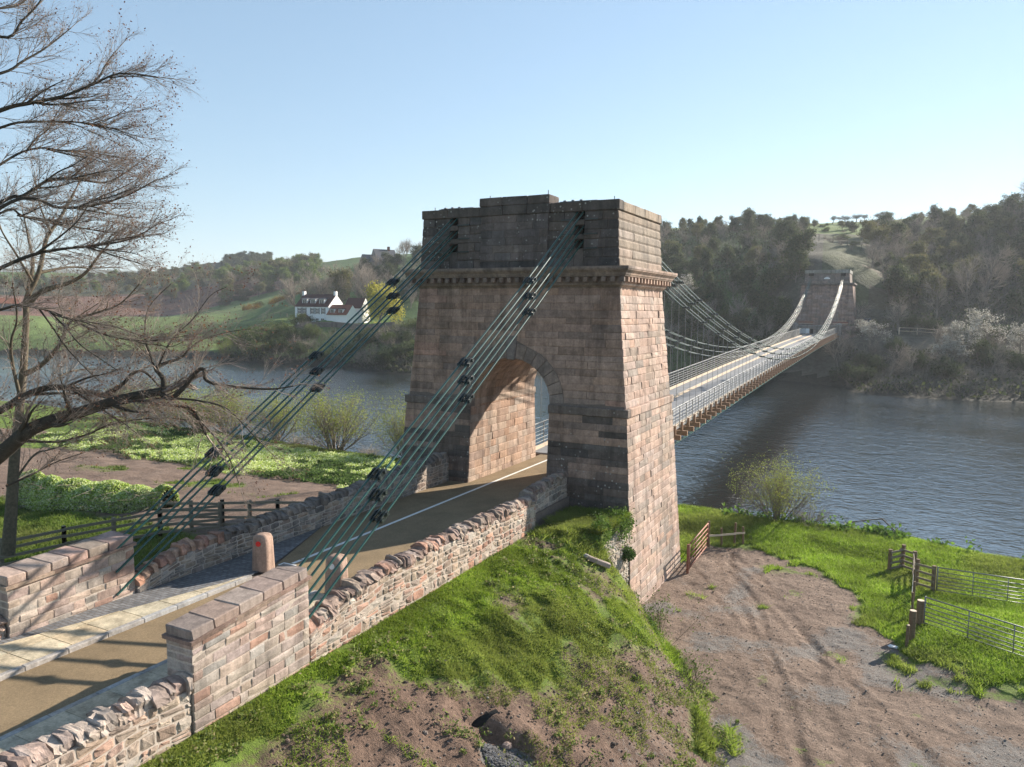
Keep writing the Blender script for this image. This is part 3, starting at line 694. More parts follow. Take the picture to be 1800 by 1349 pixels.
rubble_wall('long sunlit rubble wall right of the road, from the nearer anchor block to its step by the tower', 2.56, 3.06, -18.65, -6.9, topR, baseR, 11, PAL_RUB + PAL_RUB_RED[:2], PAL_RUB_GREY, ends=(False, True), side=1,
            pc=lambda y: PAL_COPE + PAL_RUB_RED[:1])
topR2 = ip([-6.9, -3.3], [.66, .78])
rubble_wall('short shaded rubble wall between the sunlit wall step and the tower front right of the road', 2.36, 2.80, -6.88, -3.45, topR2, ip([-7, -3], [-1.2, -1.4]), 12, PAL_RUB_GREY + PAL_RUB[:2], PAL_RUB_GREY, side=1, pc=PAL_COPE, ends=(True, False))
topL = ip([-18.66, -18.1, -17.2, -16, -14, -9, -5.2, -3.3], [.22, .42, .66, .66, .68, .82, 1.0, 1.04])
rubble_wall('long rubble wall left of the road, pink at its near end and grey in the tower shade', -3.26, -2.76, -18.65, -3.45, topL, ip([-19, -3], [-1.2, -1.6]), 13, PAL_RUB_GREY + PAL_RUB[2:5], PAL_RUB_GREY, pc=lambda y: PAL_RUB_RED if y < -15.8 else PAL_COPE_GREY, ends=(False, False))  # coping colour turns dark grey where the tower shadow falls: shade put into the stones
topF = ip([-40, -24.5, -22.5, -21.8], [.30, .30, .34, .26])
rubble_wall('nearest rubble wall at the bottom left corner running up to the nearer anchor block', 2.5, 3.02, -34, -21.82, topF, ip([-40, -21], [-1.0, -.9]), 14, PAL_RUB + PAL_RUB_RED[3:4], PAL_RUB, pc=[(.42, .35, .30), (.48, .41, .36), (.36, .28, .24), (.33, .25, .22), (.44, .33, .28)], ends=(False, False), side=1)
rubble_wall('sliver of rubble wall at the left edge beyond the farther anchor block', -3.4, -2.88, -34, -21.82, ip([-40, -21], [.30, .30]), ip([-40, -21], [-1.2, -1.2]), 15, PAL_RUB, PAL_RUB_GREY, ends=(False, False))

# ------------------------------------------------------------------ anchor blocks of the chains
def anchor_block(label, x0, x1, seed, capp, worn):
    rg = random.Random(seed); ya, yb = -21.80, -18.66
    t = thing('anchor_block', label, 'stone block', ((x0 + x1) / 2, (ya + yb) / 2, -.9), group='ashlar anchor blocks at the chain ends')
    off = Vector(t.location)
    def fin(mb, name, mat):
        o = mb.build(name, mat, t); o.location = -off; return o
    zt = lambda y: 1.16 + (y - ya) / (yb - ya) * (.27 if x0 > 0 else .16)
    m = MB(); k = .004
    m.hexa([(x0 + k, ya + k, -.95), (x1 - k, ya + k, -.95), (x1 - k, yb - k, -.95), (x0 + k, yb - k, -.95), (x0 + k, ya + k, zt(ya)), (x1 - k, ya + k, zt(ya)), (x1 - k, yb - k, zt(yb)), (x0 + k, yb - k, zt(yb))]); fin(m, 'core', M['mortar'])
    s = MB(); n = 9
    zf = lambda y, f: -.9 + (zt(y) + .9) * f
    rw = []; f = 0
    while f < 1:
        g = f + rg.uniform(.06, .115); rw.append((f, g)); f = g
    rw[-1] = (rw[-1][0], 1.0)
    pal = [(.45, .345, .295), (.47, .38, .32), (.41, .31, .265), (.44, .335, .295), (.40, .33, .275), (.50, .43, .37), (.37, .29, .25), (.43, .36, .30), (.41, .26, .20), (.36, .32, .28)]
    for x, nn in ((x1, 1), (x0, -1)):
        ashlar(s, lambda a, b: (x, a, zf(a, b)), (nn, 0, 0), rw, lambda q: [(ya, yb)], rg, .18, .78, lambda a, b: pal, gap=.010, ch=.010, proud=.016, rough=.012)
    for y, nn in ((ya, -1), (yb, 1)):
        ashlar(s, lambda a, b: (a, y, zf(y, b)), (0, nn, 0), rw[::1], lambda q: [(x0, x1)], rg, .5, .75, lambda a, b: pal[:6], gap=.006, ch=.016, proud=.01)
    fin(s, 'face_stones', M['stone_pale'])
    sc2 = MB()
    for y0, y1 in ((ya - .05, ya + 1.05), (ya + 1.055, ya + 2.2), (ya + 2.205, yb + .05)):
        xs = (x0 - .05, x1 + .05)
        sc2.hexa([(xs[0], y0, zt(y0) - .02), (xs[1], y0, zt(y0) - .02), (xs[1], y1, zt(y1) - .02), (xs[0], y1, zt(y1) - .02), (xs[0] - .015, y0, zt(y0) + .055), (xs[1] + .015, y0, zt(y0) + .055), (xs[1] + .015, y1, zt(y1) + .055), (xs[0] - .015, y1, zt(y1) + .055)], pick(rg, PAL_COPE + PAL_RUB, .3))
    fin(sc2, 'string_course', M['stone_pale'])
    y = ya
    while y < yb - .05:
        l = rg.uniform(.42, .68); l = min(l, yb - y)
        if yb - y - l < .25: l = yb - y
        cp_ = MB(); cp_.cbox(x0 - .01, x1 + .01, -l / 2 + .006, l / 2 - .006, 0, .215, .022, pick(rg, capp, .45 if worn else .25), rg, .012)
        o = cp_.build('cap_stone', M['stone_pale'], t); yc = y + l / 2; o.location = Vector((0, yc, zt(yc) + .045)) - off
        o.rotation_euler = (math.atan2(zt(yb) - zt(ya), yb - ya), 0, 0); y += l
    return t
anchor_block('nearer stone anchor block right of the road with smooth brown cap stones', 2.36, 3.06, 21, [(.36, .28, .24), (.33, .255, .215), (.39, .30, .26), (.42, .34, .29)], False)
anchor_block('farther stone anchor block left of the road with a broken pale pink cap', -3.62, -2.80, 22, [(.42, .33, .28), (.46, .36, .31), (.30, .25, .21), (.44, .30, .25)], True)

# ------------------------------------------------------------------ bollards
def bollard(label, x, y, rz, mat):
    t = thing('stone_bollard', label, 'bollard', (x, y, .03), rz, 'stone bollards at the road edges')
    bm = MB(); a, b = .265, .225
    lv = [(0, a, 1), (.75, b + .01, 1), (.92, b, 1), (1.0, b * .86, .9), (1.04, b * .55, .8), (1.045, 0.01, .8)]
    n = 16; V = []
    for z, r, _ in lv:
        for i in range(n):
            th = 2 * math.pi * (i + .5) / n; c, s_ = math.cos(th), math.sin(th); k = (abs(c) ** 6 + abs(s_) ** 6) ** (-1 / 6)
            V.append((r * c * k, r * s_ * k, z))
    Fs = [(j * n + i, j * n + (i + 1) % n, (j + 1) * n + (i + 1) % n, (j + 1) * n + i) for j in range(len(lv) - 1) for i in range(n)]
    bm.add(V, Fs, (.40, .28, .22, 0)); bm.build('body', M['stone_pale'], t, True)
    r_ = MB(); r_.cyl((0, -.232, .80), (0, -.255, .80), .075, n=20); r_.build('reflector', M[mat], t)
    return t
bollard('stone bollard with a red reflector on the grey setts left of the road', -1.28, -15.72, R(14), 'reflred')
bollard('stone bollard with a white reflector behind the chains right of the road', 1.78, -16.2, R(10), 'reflwhite')

# ------------------------------------------------------------------ bridge deck
def dz(y): return float(np.interp(y, [3, 12, 31, 50, 67, 85, 100, 125], [.02, .36, 1.02, 1.62, 2.08, 2.55, 2.86, 3.25]))
YA, YB = 4.2, 125.0; SP = 4.57 / 3
deck = thing('bridge_deck', 'long suspended bridge deck with grey surface, steel railings and timber cross beams over the river', 'bridge', (0, YA, 0))
doff = Vector((0, YA, 0))
def dpart(mb, name, mat, parent=deck, smooth=False):
    o = mb.build(name, mat, parent, smooth)
    if parent is deck: o.location = -doff
    return o
ys = [YA + (YB - YA) * i / 40 for i in range(41)]
def longbar(x0, x1, z0, z1, mb=None):
    m = mb or MB()
    for a, b in zip(ys, ys[1:]):
        m.hexa([(x0, a, dz(a) + z0), (x1, a, dz(a) + z0), (x1, b, dz(b) + z0), (x0, b, dz(b) + z0), (x0, a, dz(a) + z1), (x1, a, dz(a) + z1), (x1, b, dz(b) + z1), (x0, b, dz(b) + z1)])
    return m
dpart(longbar(-2.55, 2.55, -.10, 0), 'road_surface', M['deck'])
for xx in (-2.50, -.95, 2.42): dpart(longbar(xx - .06, xx + .10, .004, .15), 'kerb', M['kerbwood'])
for s in (-1, 1): dpart(longbar(s * 2.22 - .08, s * 2.22 + .08, -.52, -.42), 'longitudinal_beam', M['wood_fresh'])
for s in (-1, 1): dpart(longbar(min(s * 2.95, s * 3.02), max(s * 2.95, s * 3.02), -.62, -.52), 'edge_girder', M['chain'])
beam_me = None
NB = int((YB - YA - .6) / SP); by = [YA + .5 + SP * i for i in range(NB + 1)]
b_ = MB(); b_.cbox(-3.22, 3.22, -.09, .09, -.43, -.13, .012); beam_me = b_.mesh('cross_beam', M['wood_fresh'])
for y in by:
    o = link('cross_beam', beam_me, deck, Vector((0, y, dz(y))) - doff)
# railings
pm = MB(); pm.box(-.09, .09, -.055, .055, -.13, .50); pw_ = pm.mesh('post_base', M['wood_fresh'])
pm = MB(); pm.box(-.022, .022, -.03, .03, .0, 1.30); pm.box(-.11, -.02, -.02, .02, 1.26, 1.30); ps_ = pm.mesh('post', M['railsteel'])
pm2 = MB(); pm2.box(-.022, .022, -.03, .03, .0, 1.30); pm2.box(.02, .11, -.02, .02, 1.26, 1.30); ps2_ = pm2.mesh('post', M['railsteel'])
for s in (-1, 1):
    r_ = bpy.data.objects.new('railing', None); C.objects.link(r_); r_.parent = deck
    r_['label'] = 'steel deck railing on the side facing the viewer' if s > 0 else 'steel deck railing on the far side of the deck'
    for y in by:
        link('post', ps_ if s > 0 else ps2_, r_, Vector((s * 2.72, y, dz(y))) - doff)
    if s > 0:
        tb_ = MB(); tb_.box(-.07, .07, -.05, .05, -.12, .38); tbm = tb_.mesh('timber_stub', M['wood_fresh'])
        for y in by: link('timber_stub', tbm, deck, Vector((s * 2.86, y, dz(y))) - doff)
    for z in (.22, .42, .62, .82, 1.02, 1.20):
        segs = [((s * 2.70, a, dz(a) + z), (s * 2.70, b, dz(b) + z), .017, .017) for a, b in zip(ys, ys[1:])]
        V, Fq = tubes(segs, 6); link('rail', np_mesh('rail', V, Fq, np.tile((.5, .5, .5, 0), (len(Fq), 1)), M['railsteel']), r_, -doff)
    segs = [((s * 2.62, a, dz(a) + 1.30), (s * 2.62, b, dz(b) + 1.30), .028, .028) for a, b in zip(ys, ys[1:])]
    V, Fq = tubes(segs, 6); link('handrail', np_mesh('handrail', V, Fq, np.tile((.5, .5, .5, 0), (len(Fq), 1)), M['railsteel']), r_, -doff)

# ------------------------------------------------------------------ chains
def zmain(y):
    d = y - 66.0
    if d < 0: return 3.22 + .00202 * d * d
    return 3.22 + .0014 * d * d + .000019 * d ** 3
def joint_mesh():
    m = MB()
    for x in (-.175, -.075, .075, .175):     # oval link plates
        n = 14; V = []
        for dx in (-.016, .016):
            for i in range(n):
                th = 2 * math.pi * i / n; V.append((x + dx, .20 * math.cos(th) + (.06 if math.cos(th) > 0 else -.06), .095 * math.sin(th)))
        m.add(V, [tuple(range(n - 1, -1, -1)), tuple(range(n, 2 * n))] + [(i, (i + 1) % n, n + (i + 1) % n, n + i) for i in range(n)])
    for y in (-.14, .14):
        m.cyl((-.215, y, 0), (.215, y, 0), .042, n=10)
        for s in (-1, 1): m.cyl((s * .195, y, 0), (s * .245, y, 0), .068, n=6)
    return m.mesh('joint', M['joint'])
JM = joint_mesh(); [setattr(v, 'co', v.co * .86) for v in JM.vertices]
def link_mesh(L):
    V, Fq = tubes([((x, 0, 0), (x, L, 0), .030, .030) for x in (-.125, .125)], 8)
    return np_mesh('link', V, Fq, np.tile((.5, .5, .5, 0), (len(Fq), 1)), M['chain'])
LMC = {}
def link_me(L):
    k = round(L, 2)
    if k not in LMC: LMC[k] = link_mesh(L)
    return LMC[k]
hang = []
backs = {0: [(-2.2, 11.62), (-7.25, 8.43), (-11.58, 5.84), (-15.93, 3.26), (-19.2, 1.30)], 1: [(-2.2, 11.04), (-7.26, 7.90), (-11.56, 5.31), (-15.92, 2.72), (-19.2, .74)], 2: [(-2.2, 10.46), (-7.26, 7.35), (-11.54, 4.75), (-15.86, 2.15), (-19.2, .16)]}
TIER = ('uppermost', 'middle', 'lowest')
for s in (1, -1):
    for k in range(3):
        ch = thing('suspension_chain', f"{TIER[k]} of the three green rod chains on the {'right side of the road' if s > 0 else 'left side of the road'}", 'chain', (s * 2.9, -19.2, backs[k][-1][1]), group='rod chains carrying the bridge')
        off = Vector(ch.location)
        def put(p0, p1, jt=True):
            p0 = Vector(p0); p1 = Vector(p1); d = p1 - p0; L = d.length
            o = link('link', link_me(L), ch, p0 - off); o.rotation_euler = (math.atan2(d.z, d.y), 0, 0)
            o.scale = (1, L / round(L, 2), 1)
            if jt:
                j = link('joint', JM, ch, p1 - off); j.rotation_euler = (math.atan2(d.z, d.y), 0, 0)
        bk = [(s * 2.9, y, z) for y, z in backs[k]][::-1]
        for i, (a, b) in enumerate(zip(bk, bk[1:])): put(a, b)
        zo = -.55 * k
        yy = 2.2; first = 12.3 - 4.57 * 2 - k * SP + 1e-6
        jy = [y for y in [first + 4.57 * i for i in range(40)] if 3.6 < y < 129.5]
        pts = [(s * 2.9, -2.2, backs[k][0][1]), (s * 2.9, 2.2, zmain(2.2) + zo)] + [(s * 2.9, y, zmain(y) + zo) for y in jy] + [(s * 2.9, 131.2, zmain(131.2) + zo)]
        for i, (a, b) in enumerate(zip(pts, pts[1:])):
            put(a, b, 0 < i < len(pts) - 2)
        for y in jy:
            if YA + .4 < y < YB - .4: hang.append((y, s, zmain(y) + zo))
hang.sort(); rest = []
for i, (y, s, z) in enumerate(hang):
    zb = dz(y) - .15
    if z - zb < .15: continue
    sg = [((s * 2.9, y, zb), (s * 2.9, y, z), .013, .013)]
    if i < 100:
        V, Fq = tubes(sg, 6); V = V - np.array([s * 2.9, y, zb]); link('hanger_rod', np_mesh('hanger_rod', V, Fq, np.tile((.5, .5, .5, 0), (len(Fq), 1)), M['railsteel']), deck, Vector((s * 2.9, y, zb)) - doff)
    else: rest += sg
V, Fq = tubes(rest, 5); o = link('hanger_rods', np_mesh('hanger_rods', V, Fq, np.tile((.5, .5, .5, 0), (len(Fq), 1)), M['railsteel']), deck, -doff); o['kind'] = 'stuff'

# ------------------------------------------------------------------ far tower
ft = thing('bridge_tower', 'distant arch-less sandstone tower against the wooded hillside at the far end of the bridge', 'tower', (0, 134, 3.2), group='stone towers at the ends of the bridge')
fo = Vector((0, 134, 3.2)); r3 = random.Random(8)
def fpart(mb, name, mat, parent=ft):
    o = mb.build(name, mat, parent); o.location = -fo if parent is ft else (0, 0, 0); return o
FW = lambda z: 5.45 - .10 * (z - 4.5)
m = MB(); m.hexa([(-FW(2) + .04, 131.04, 2), (FW(2) - .04, 131.04, 2), (FW(2) - .04, 139, 2), (-FW(2) + .04, 139, 2), (-FW(12.8) + .04, 131.04, 12.8), (FW(12.8) - .04, 131.04, 12.8), (FW(12.8) - .04, 139, 12.8), (-FW(12.8) + .04, 139, 12.8)]); fpart(m, 'body', M['mortar_dark'])
s_ = MB(); PF = [(.30, .20, .165), (.27, .185, .15), (.33, .225, .185), (.24, .17, .145), (.35, .25, .21)]
ashlar(s_, lambda s, t: (s, 131.0, t), (0, -1, 0), rows(2.2, 12.8, 26), lambda t: [(-FW(t), FW(t))], r3, .6, 1.5, lambda s, t: PF, proud=.03)
for sx in (-1, 1): ashlar(s_, lambda s, t: (sx * FW(t), s, t), (sx, 0, 0), rows(2.2, 12.8, 26), lambda t: [(131, 138.9)], r3, .8, 1.8, lambda s, t: PF, proud=.03)
fpart(s_, 'face_stones', M['stone'])
m = MB(); m.cbox(-5.0, 5.0, 130.55, 139, 12.8, 13.1, .04, (.19, .155, .135, .1)); m.cbox(-4.75, 4.75, 130.8, 139, 12.62, 12.8, .03, (.16, .125, .11, .1)); fpart(m, 'cornice', M['stone'])
m = MB(); m.hexa([(-4.15, 131.2, 13.1), (4.15, 131.2, 13.1), (4.15, 138.5, 13.1), (-4.15, 138.5, 13.1), (-4.0, 131.25, 14.95), (4.0, 131.25, 14.95), (4.0, 138.5, 14.95), (-4.0, 138.5, 14.95)]); fpart(m, 'attic_body', M['mortar_dark'])
s_ = MB(); ashlar(s_, lambda s, t: (s, 131.2 + .03 * (t - 13.1), t), (0, -1, 0), rows(13.1, 14.95, 5), lambda t: [(-4.15 + .08 * (t - 13.1), 4.15 - .08 * (t - 13.1))], r3, .7, 1.4, lambda s, t: [(.23, .185, .165), (.26, .21, .185), (.20, .165, .15)]); fpart(s_, 'attic_stones', M['stone'])
m = MB()
for xa, xb in ((-4.1, -1.2), (-1.2, 1.3), (1.3, 4.1)): m.cbox(xa, xb - .01, 131.0, 138.5, 14.95, 15.62, .04, jit(r3, (.27, .255, .22), .08, .3))
fpart(m, 'parapet', M['stone'])
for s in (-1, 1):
    m = MB(); m.box(s * 2.9 - .45, s * 2.9 + .45, 130.93, 131.3, 14.45, 15.0); fpart(m, 'chain_recess_shade', M['dark'])  # solid near-black block on the face, stands in for the shaded chain slot
m = MB(); m.cbox(-.55, .55, 131.05, 131.16, 13.85, 14.10, .02, (.7, .7, .68, 0)); m.cbox(-.3, .3, 131.05, 131.16, 14.105, 14.22, .02, (.7, .7, .68, 0)); fpart(m, 'plaque', M['white'])
# abutment, gate wall and pillars at the far end
ab_ = thing('bridge_abutment', 'far stone abutment under the end of the deck, curving into a rubble retaining wall', 'abutment', (0, 126, -5))
m = MB(); ashlar(m, lambda s, t: (s, 125.1, t), (0, -1, 0), rows(-5, 3.1, 16), lambda t: [(-4.6, 3.6)], r3, .8, 1.6, lambda s, t: PF); m.box(-4.55, 3.55, 125.15, 131, -5, 3.05, (.2, .15, .13, 0)); m.build('abutment_face', M['stone'], ab_, loc=(0, -126, 5))
m = MB(); pts = [(3.6, 125.0), (5.0, 125.6), (7.5, 127.5), (10, 130.5)]
for (xa, ya), (xb, yb) in zip(pts, pts[1:]):
    L = math.hypot(xb - xa, yb - ya); nn = ((yb - ya) / L, -(xb - xa) / L, 0)
    rubble(m, lambda s, t: (xa + (xb - xa) * s / L, ya + (yb - ya) * s / L, t), nn, L, lambda s: 4.9, r3, .25, .45, .3, .8, [(.27, .20, .175), (.31, .24, .21), (.23, .18, .155)], base=lambda s: -2.0)
    m.hexa([(xa, ya + .04, -2), (xb, yb + .04, -2), (xb, yb + .6, -2), (xa, ya + .6, -2), (xa, ya + .04, 4.9), (xb, yb + .04, 4.9), (xb, yb + .6, 4.9), (xa, ya + .6, 4.9)], (.25, .2, .17, 0))
m.build('retaining_face', M['rubble'], ab_, loc=(0, -126, 5))
gw = thing('gate_wall', 'low stone wall across the far end of the deck with a white gate panel', 'wall', (0, 126.6, 3.2))
m = MB(); ashlar(m, lambda s, t: (s, 126.5, t), (0, -1, 0), rows(3.2, 4.75, 5), lambda t: [(-4.4, 2.6)], r3, .6, 1.2, lambda s, t: [(.26, .22, .19), (.30, .25, .22)]); m.box(-4.4, 2.6, 126.55, 126.9, 3.0, 4.75, (.25, .2, .18, 0)); m.cbox(-4.45, 2.65, 126.4, 127.0, 4.75, 4.92, .03, (.33, .30, .27, 0)); m.build('wall_face', M['stone'], gw, loc=(0, -126.6, -3.2))
m = MB(); m.cbox(-4.1, -2.3, 126.38, 126.46, 3.3, 4.25, .02); m.build('white_panel', M['white'], gw, loc=(0, -126.6, -3.2))
m = MB(); m.box(-2.15, -1.6, 126.42, 126.5, 3.3, 4.2); m.build('opening_shade', M['dark'], gw, loc=(0, -126.6, -3.2))  # near-black slab before the wall, stands in for the shade of an opening
for x, lb in ((-4.75, 'round topped stone gate pillar left of the far deck end'), (3.05, 'round topped stone gate pillar right of the far deck end')):
    t = thing('gate_pillar', lb, 'pillar', (x, 125.2, 3.0), group='gate pillars at the far deck end'); m = MB(); m.cyl((0, 0, -1.5), (0, 0, 2.0), .48, .45, 14, (.29, .25, .22, .2)); m.build('shaft', M['stone'], t)
    m = MB(); n = 14
    for z0, r0, z1, r1 in ((2.0, .54, 2.12, .54), (2.12, .50, 2.3, .38), (2.3, .38, 2.4, .05)): m.cyl((0, 0, z0), (0, 0, z1), r0, r1, n, (.31, .28, .25, .2))
    m.build('cap', M['stone'], t)
for x, lb in ((-3.4, 'pale bench left of the far chain at the foot of the far tower'), (2.9, 'pale bench right of the nearer chain at the foot of the far tower')):
    t = thing('bench', lb, 'bench', (x, 129.6, 4.75), group='benches at the foot of the far tower')
    m = MB(); m.cbox(-1.35, 1.35, -.22, .22, .42, .5, .01); m.build('seat', M['kerbwood'], t)
    for q in (-1.1, 1.1): m = MB(); m.cbox(q - .06, q + .06, -.18, .18, 0, .42, .01); m.build('leg', M['rust'], t)
    m = MB(); m.cbox(-1.35, 1.35, .18, .24, .5, .85, .01); m.build('backrest', M['rust'], t)
struct(sheet('far_road', [(-14, 127.2), (-4.6, 126.95), (2.9, 126.95), (10.5, 131), (24, 136), (60, 143), (60, 147), (22, 141), (5.6, 134), (5.6, 131), (-14, 131)], 4.74, M['deck']))
t = thing('parked_car', 'small dark blue car with a pale roof rack parked right of the far tower', 'car', (7.2, 133.2, 4.76), R(12))
m = MB(); m.hexa([(-.85, -1.8, .35), (.85, -1.8, .35), (.85, 1.8, .35), (-.85, 1.8, .35), (-.85, -1.75, .95), (.85, -1.75, .95), (.85, 1.75, .95), (-.85, 1.75, .95)]); m.hexa([(-.8, -1.5, .95), (.8, -1.5, .95), (.8, 1.2, .95), (-.8, 1.2, .95), (-.66, -1.2, 1.5), (.66, -1.2, 1.5), (.66, .6, 1.5), (-.66, .6, 1.5)]); m.build('body', M['paint_blue'], t)
m = MB(); m.hexa([(-.68, -1.53, 1.0), (.68, -1.53, 1.0), (.68, -1.4, 1.0), (-.68, -1.4, 1.0), (-.58, -1.26, 1.44), (.58, -1.26, 1.44), (.58, -1.16, 1.44), (-.58, -1.16, 1.44)]); m.build('rear_window', M['glass'], t)
for a in (-.8, .8):
    for b in (-1.15, 1.15): m = MB(); m.cyl((a - .1, b, .32), (a + .1, b, .32), .32, n=16); m.build('wheel', M['rubber'], t)
m = MB(); m.cbox(-.6, .6, -1.0, .5, 1.54, 1.6, .01); m.build('roof_rack', M['galv'], t)
# ------------------------------------------------------------------ near ground, water, far land
ZW = -4.85
SHX = np.array([-400, -150, -100, -80, -65, -53, -37, -26, -20, -10, 3, 8, 10.2, 13.7, 20, 30, 60, 200, 400]); SHY = np.array([34, 26, 25.5, 25.5, 24.3, 22.5, 20.6, 19.4, 19.2, 17, 14.2, 13.6, 13.6, 13.7, 11.9, 11, 9, 5, 0])
FY = np.array([-40, -24, -18, -12, -9.2, -7.9, -5.7, -3.5, -2]); FX = np.array([12.5, 12.2, 11.6, 10.8, 10.0, 8.8, 7.2, 5.55, 5.5])
def near_h(x, y):
    x = np.asarray(x, float); y = np.asarray(y, float)
    n1 = fbm(x, y, 3.0, 1) - .5; n2 = fbm(x, y, .7, 2, 3) - .5; n3 = vn(x, y, .28, 5) - .5
    yard = -4.42 + n1 * .22 + n2 * .06
    # wheel ruts
    rc = 9.0 + .045 * (y + 12) ** 2 * (y > -12) - .0 * y
    yard = yard - .03 * np.exp(-((x - np.interp(y, [-20, -10, -3, 3, 8], [13.8, 12.6, 10.6, 8.6, 6.8])) / .28) ** 2) - .03 * np.exp(-((x - np.interp(y, [-20, -10, -3, 3, 8], [15.6, 14.3, 12.2, 10.1, 7.2])) / .28) ** 2)
    for k, (o, dp, w) in enumerate(((0, .035, .2), (.5, .025, .14), (1.7, .04, .24), (2.3, .025, .16), (3.4, .03, .2), (-1.2, .02, .2), (-2.1, .025, .16))):
        c_ = np.interp(y, [-24, -16, -10, -4, 1, 5, 8], [15.5, 14.2, 12.6, 10.6, 8.8, 7.2, 6.2]) + o * (.6 + .5 * np.sin(y * .21 + k)) + .12 * np.sin(y * .9 + k * 2)
        q = np.exp(-((x - c_) / w) ** 2); yard = yard - dp * q + .6 * dp * np.exp(-((x - c_ - 1.7 * w) / (w * .8)) ** 2) + .022 * q * np.sign(np.sin(y * 24 + (x - c_) * 22)) * (vn(x, y, 2.5, 80 + k) > .5)
    yard = yard + .03 * (vn(x, y, .22, 6) - .5) * 1.6
    yard = np.where((x > 15.0) & (y < 3), yard + .25 * sstep(15.0, 15.9, x) * sstep(-4.5, -2.5, y + .28 * (x - 15)), yard)
    bank = .25 * sstep(8.2, 10.5, y) + yard
    xf = np.interp(y, FY, FX)
    t = np.clip((x - 3.0) / np.maximum(xf - 3.0, .5), 0, 1); ex = np.interp(y, [-24, -14, -9, -6.3], [1.35, 1.5, 1.9, 2.8])
    top = np.interp(y, [-30, -18, -7, -3.5], [-.62, -.55, -.45, -.55])
    emb = top + (yard - top) * (t ** ex) + (n1 * .6 + n2 * .30 + n3 * .09) * np.clip(t * 6, 0, 1) * (1 - t ** 6)
    cl = yard + np.interp(y, [-6.5, -6.1, -5.7, -5.2, -3.9, -3.5], [3.3, 3.2, 2.5, 1.5, .3, 0]) * np.clip((xf - x) / np.maximum(xf - 5.42, .2), 0, 1) ** 1.1 + (n2 * .3) * (1 - t)
    emb = np.where(y > -6.5, np.where(x > 5.44, cl, top + n1 * .3 + n2 * .2), emb)
    # washed-out hollow and gully low on the slope
    emb = emb - .22 * np.exp(-((x - 6.6) / .34) ** 2 - ((y + 17.2) / .36) ** 2) - .28 * np.exp(-((y + 17.3 - .25 * (x - 6.6)) / .28) ** 2) * sstep(6.5, 6.9, x) * sstep(8.4, 7.4, x)
    right = np.where((y < -3.4) & (x < xf), emb, bank)
    left = np.interp(x, [-400, -60, -40, -22, -16, -11, -7, -3.3], [-3.4, -3.4, -3.2, -2.6, -2.0, -1.6, -1.3, -1.0])
    sh = np.interp(x, SHX, SHY)
    left = left + (-4.55 - left) * sstep(-8, 0, (y - sh) * .0 + (y + 8) / (sh + 8) * 8 - 8) + n1 * .5 + n2 * .12
    h = np.where(x > 3.0, right, np.where(x < -3.0, left, -1.0))
    h = np.where((np.abs(x) <= 3.1) & (y > 3.3), -4.3, h)
    h = np.where((np.abs(x) < 5.3) & (y > -3.3) & (y < 3.3), -4.9, h)
    h = h + (-6.6 - h) * sstep(-1.2, 2.2, y - sh + n1 * 1.6)
    return h
def axis(parts):
    a = []
    for lo, hi, st in parts: a += list(np.arange(lo, hi, st))
    return np.array(a + [parts[-1][1]])
gx = axis([(-420, -100, 12), (-100, -50, 2.0), (-50, -18, .5), (-18, 2.9, .3), (2.9, 20, .085), (20, 30, .4), (30, 100, 4), (100, 420, 20)]); gy = axis([(-300, -60, 15), (-60, -24, 1.2), (-24, 9, .09), (9, 15, .15), (15, 26, .4), (26, 60, 2), (60, 160, 8)])
GX, GY = np.meshgrid(gx, gy); GZ = near_h(GX, GY)
nxg, nyg = len(gx), len(gy)
I = (np.arange(nyg - 1)[:, None] * nxg + np.arange(nxg - 1)[None, :]).ravel()
Fq = np.stack([I, I + 1, I + nxg + 1, I + nxg], 1)
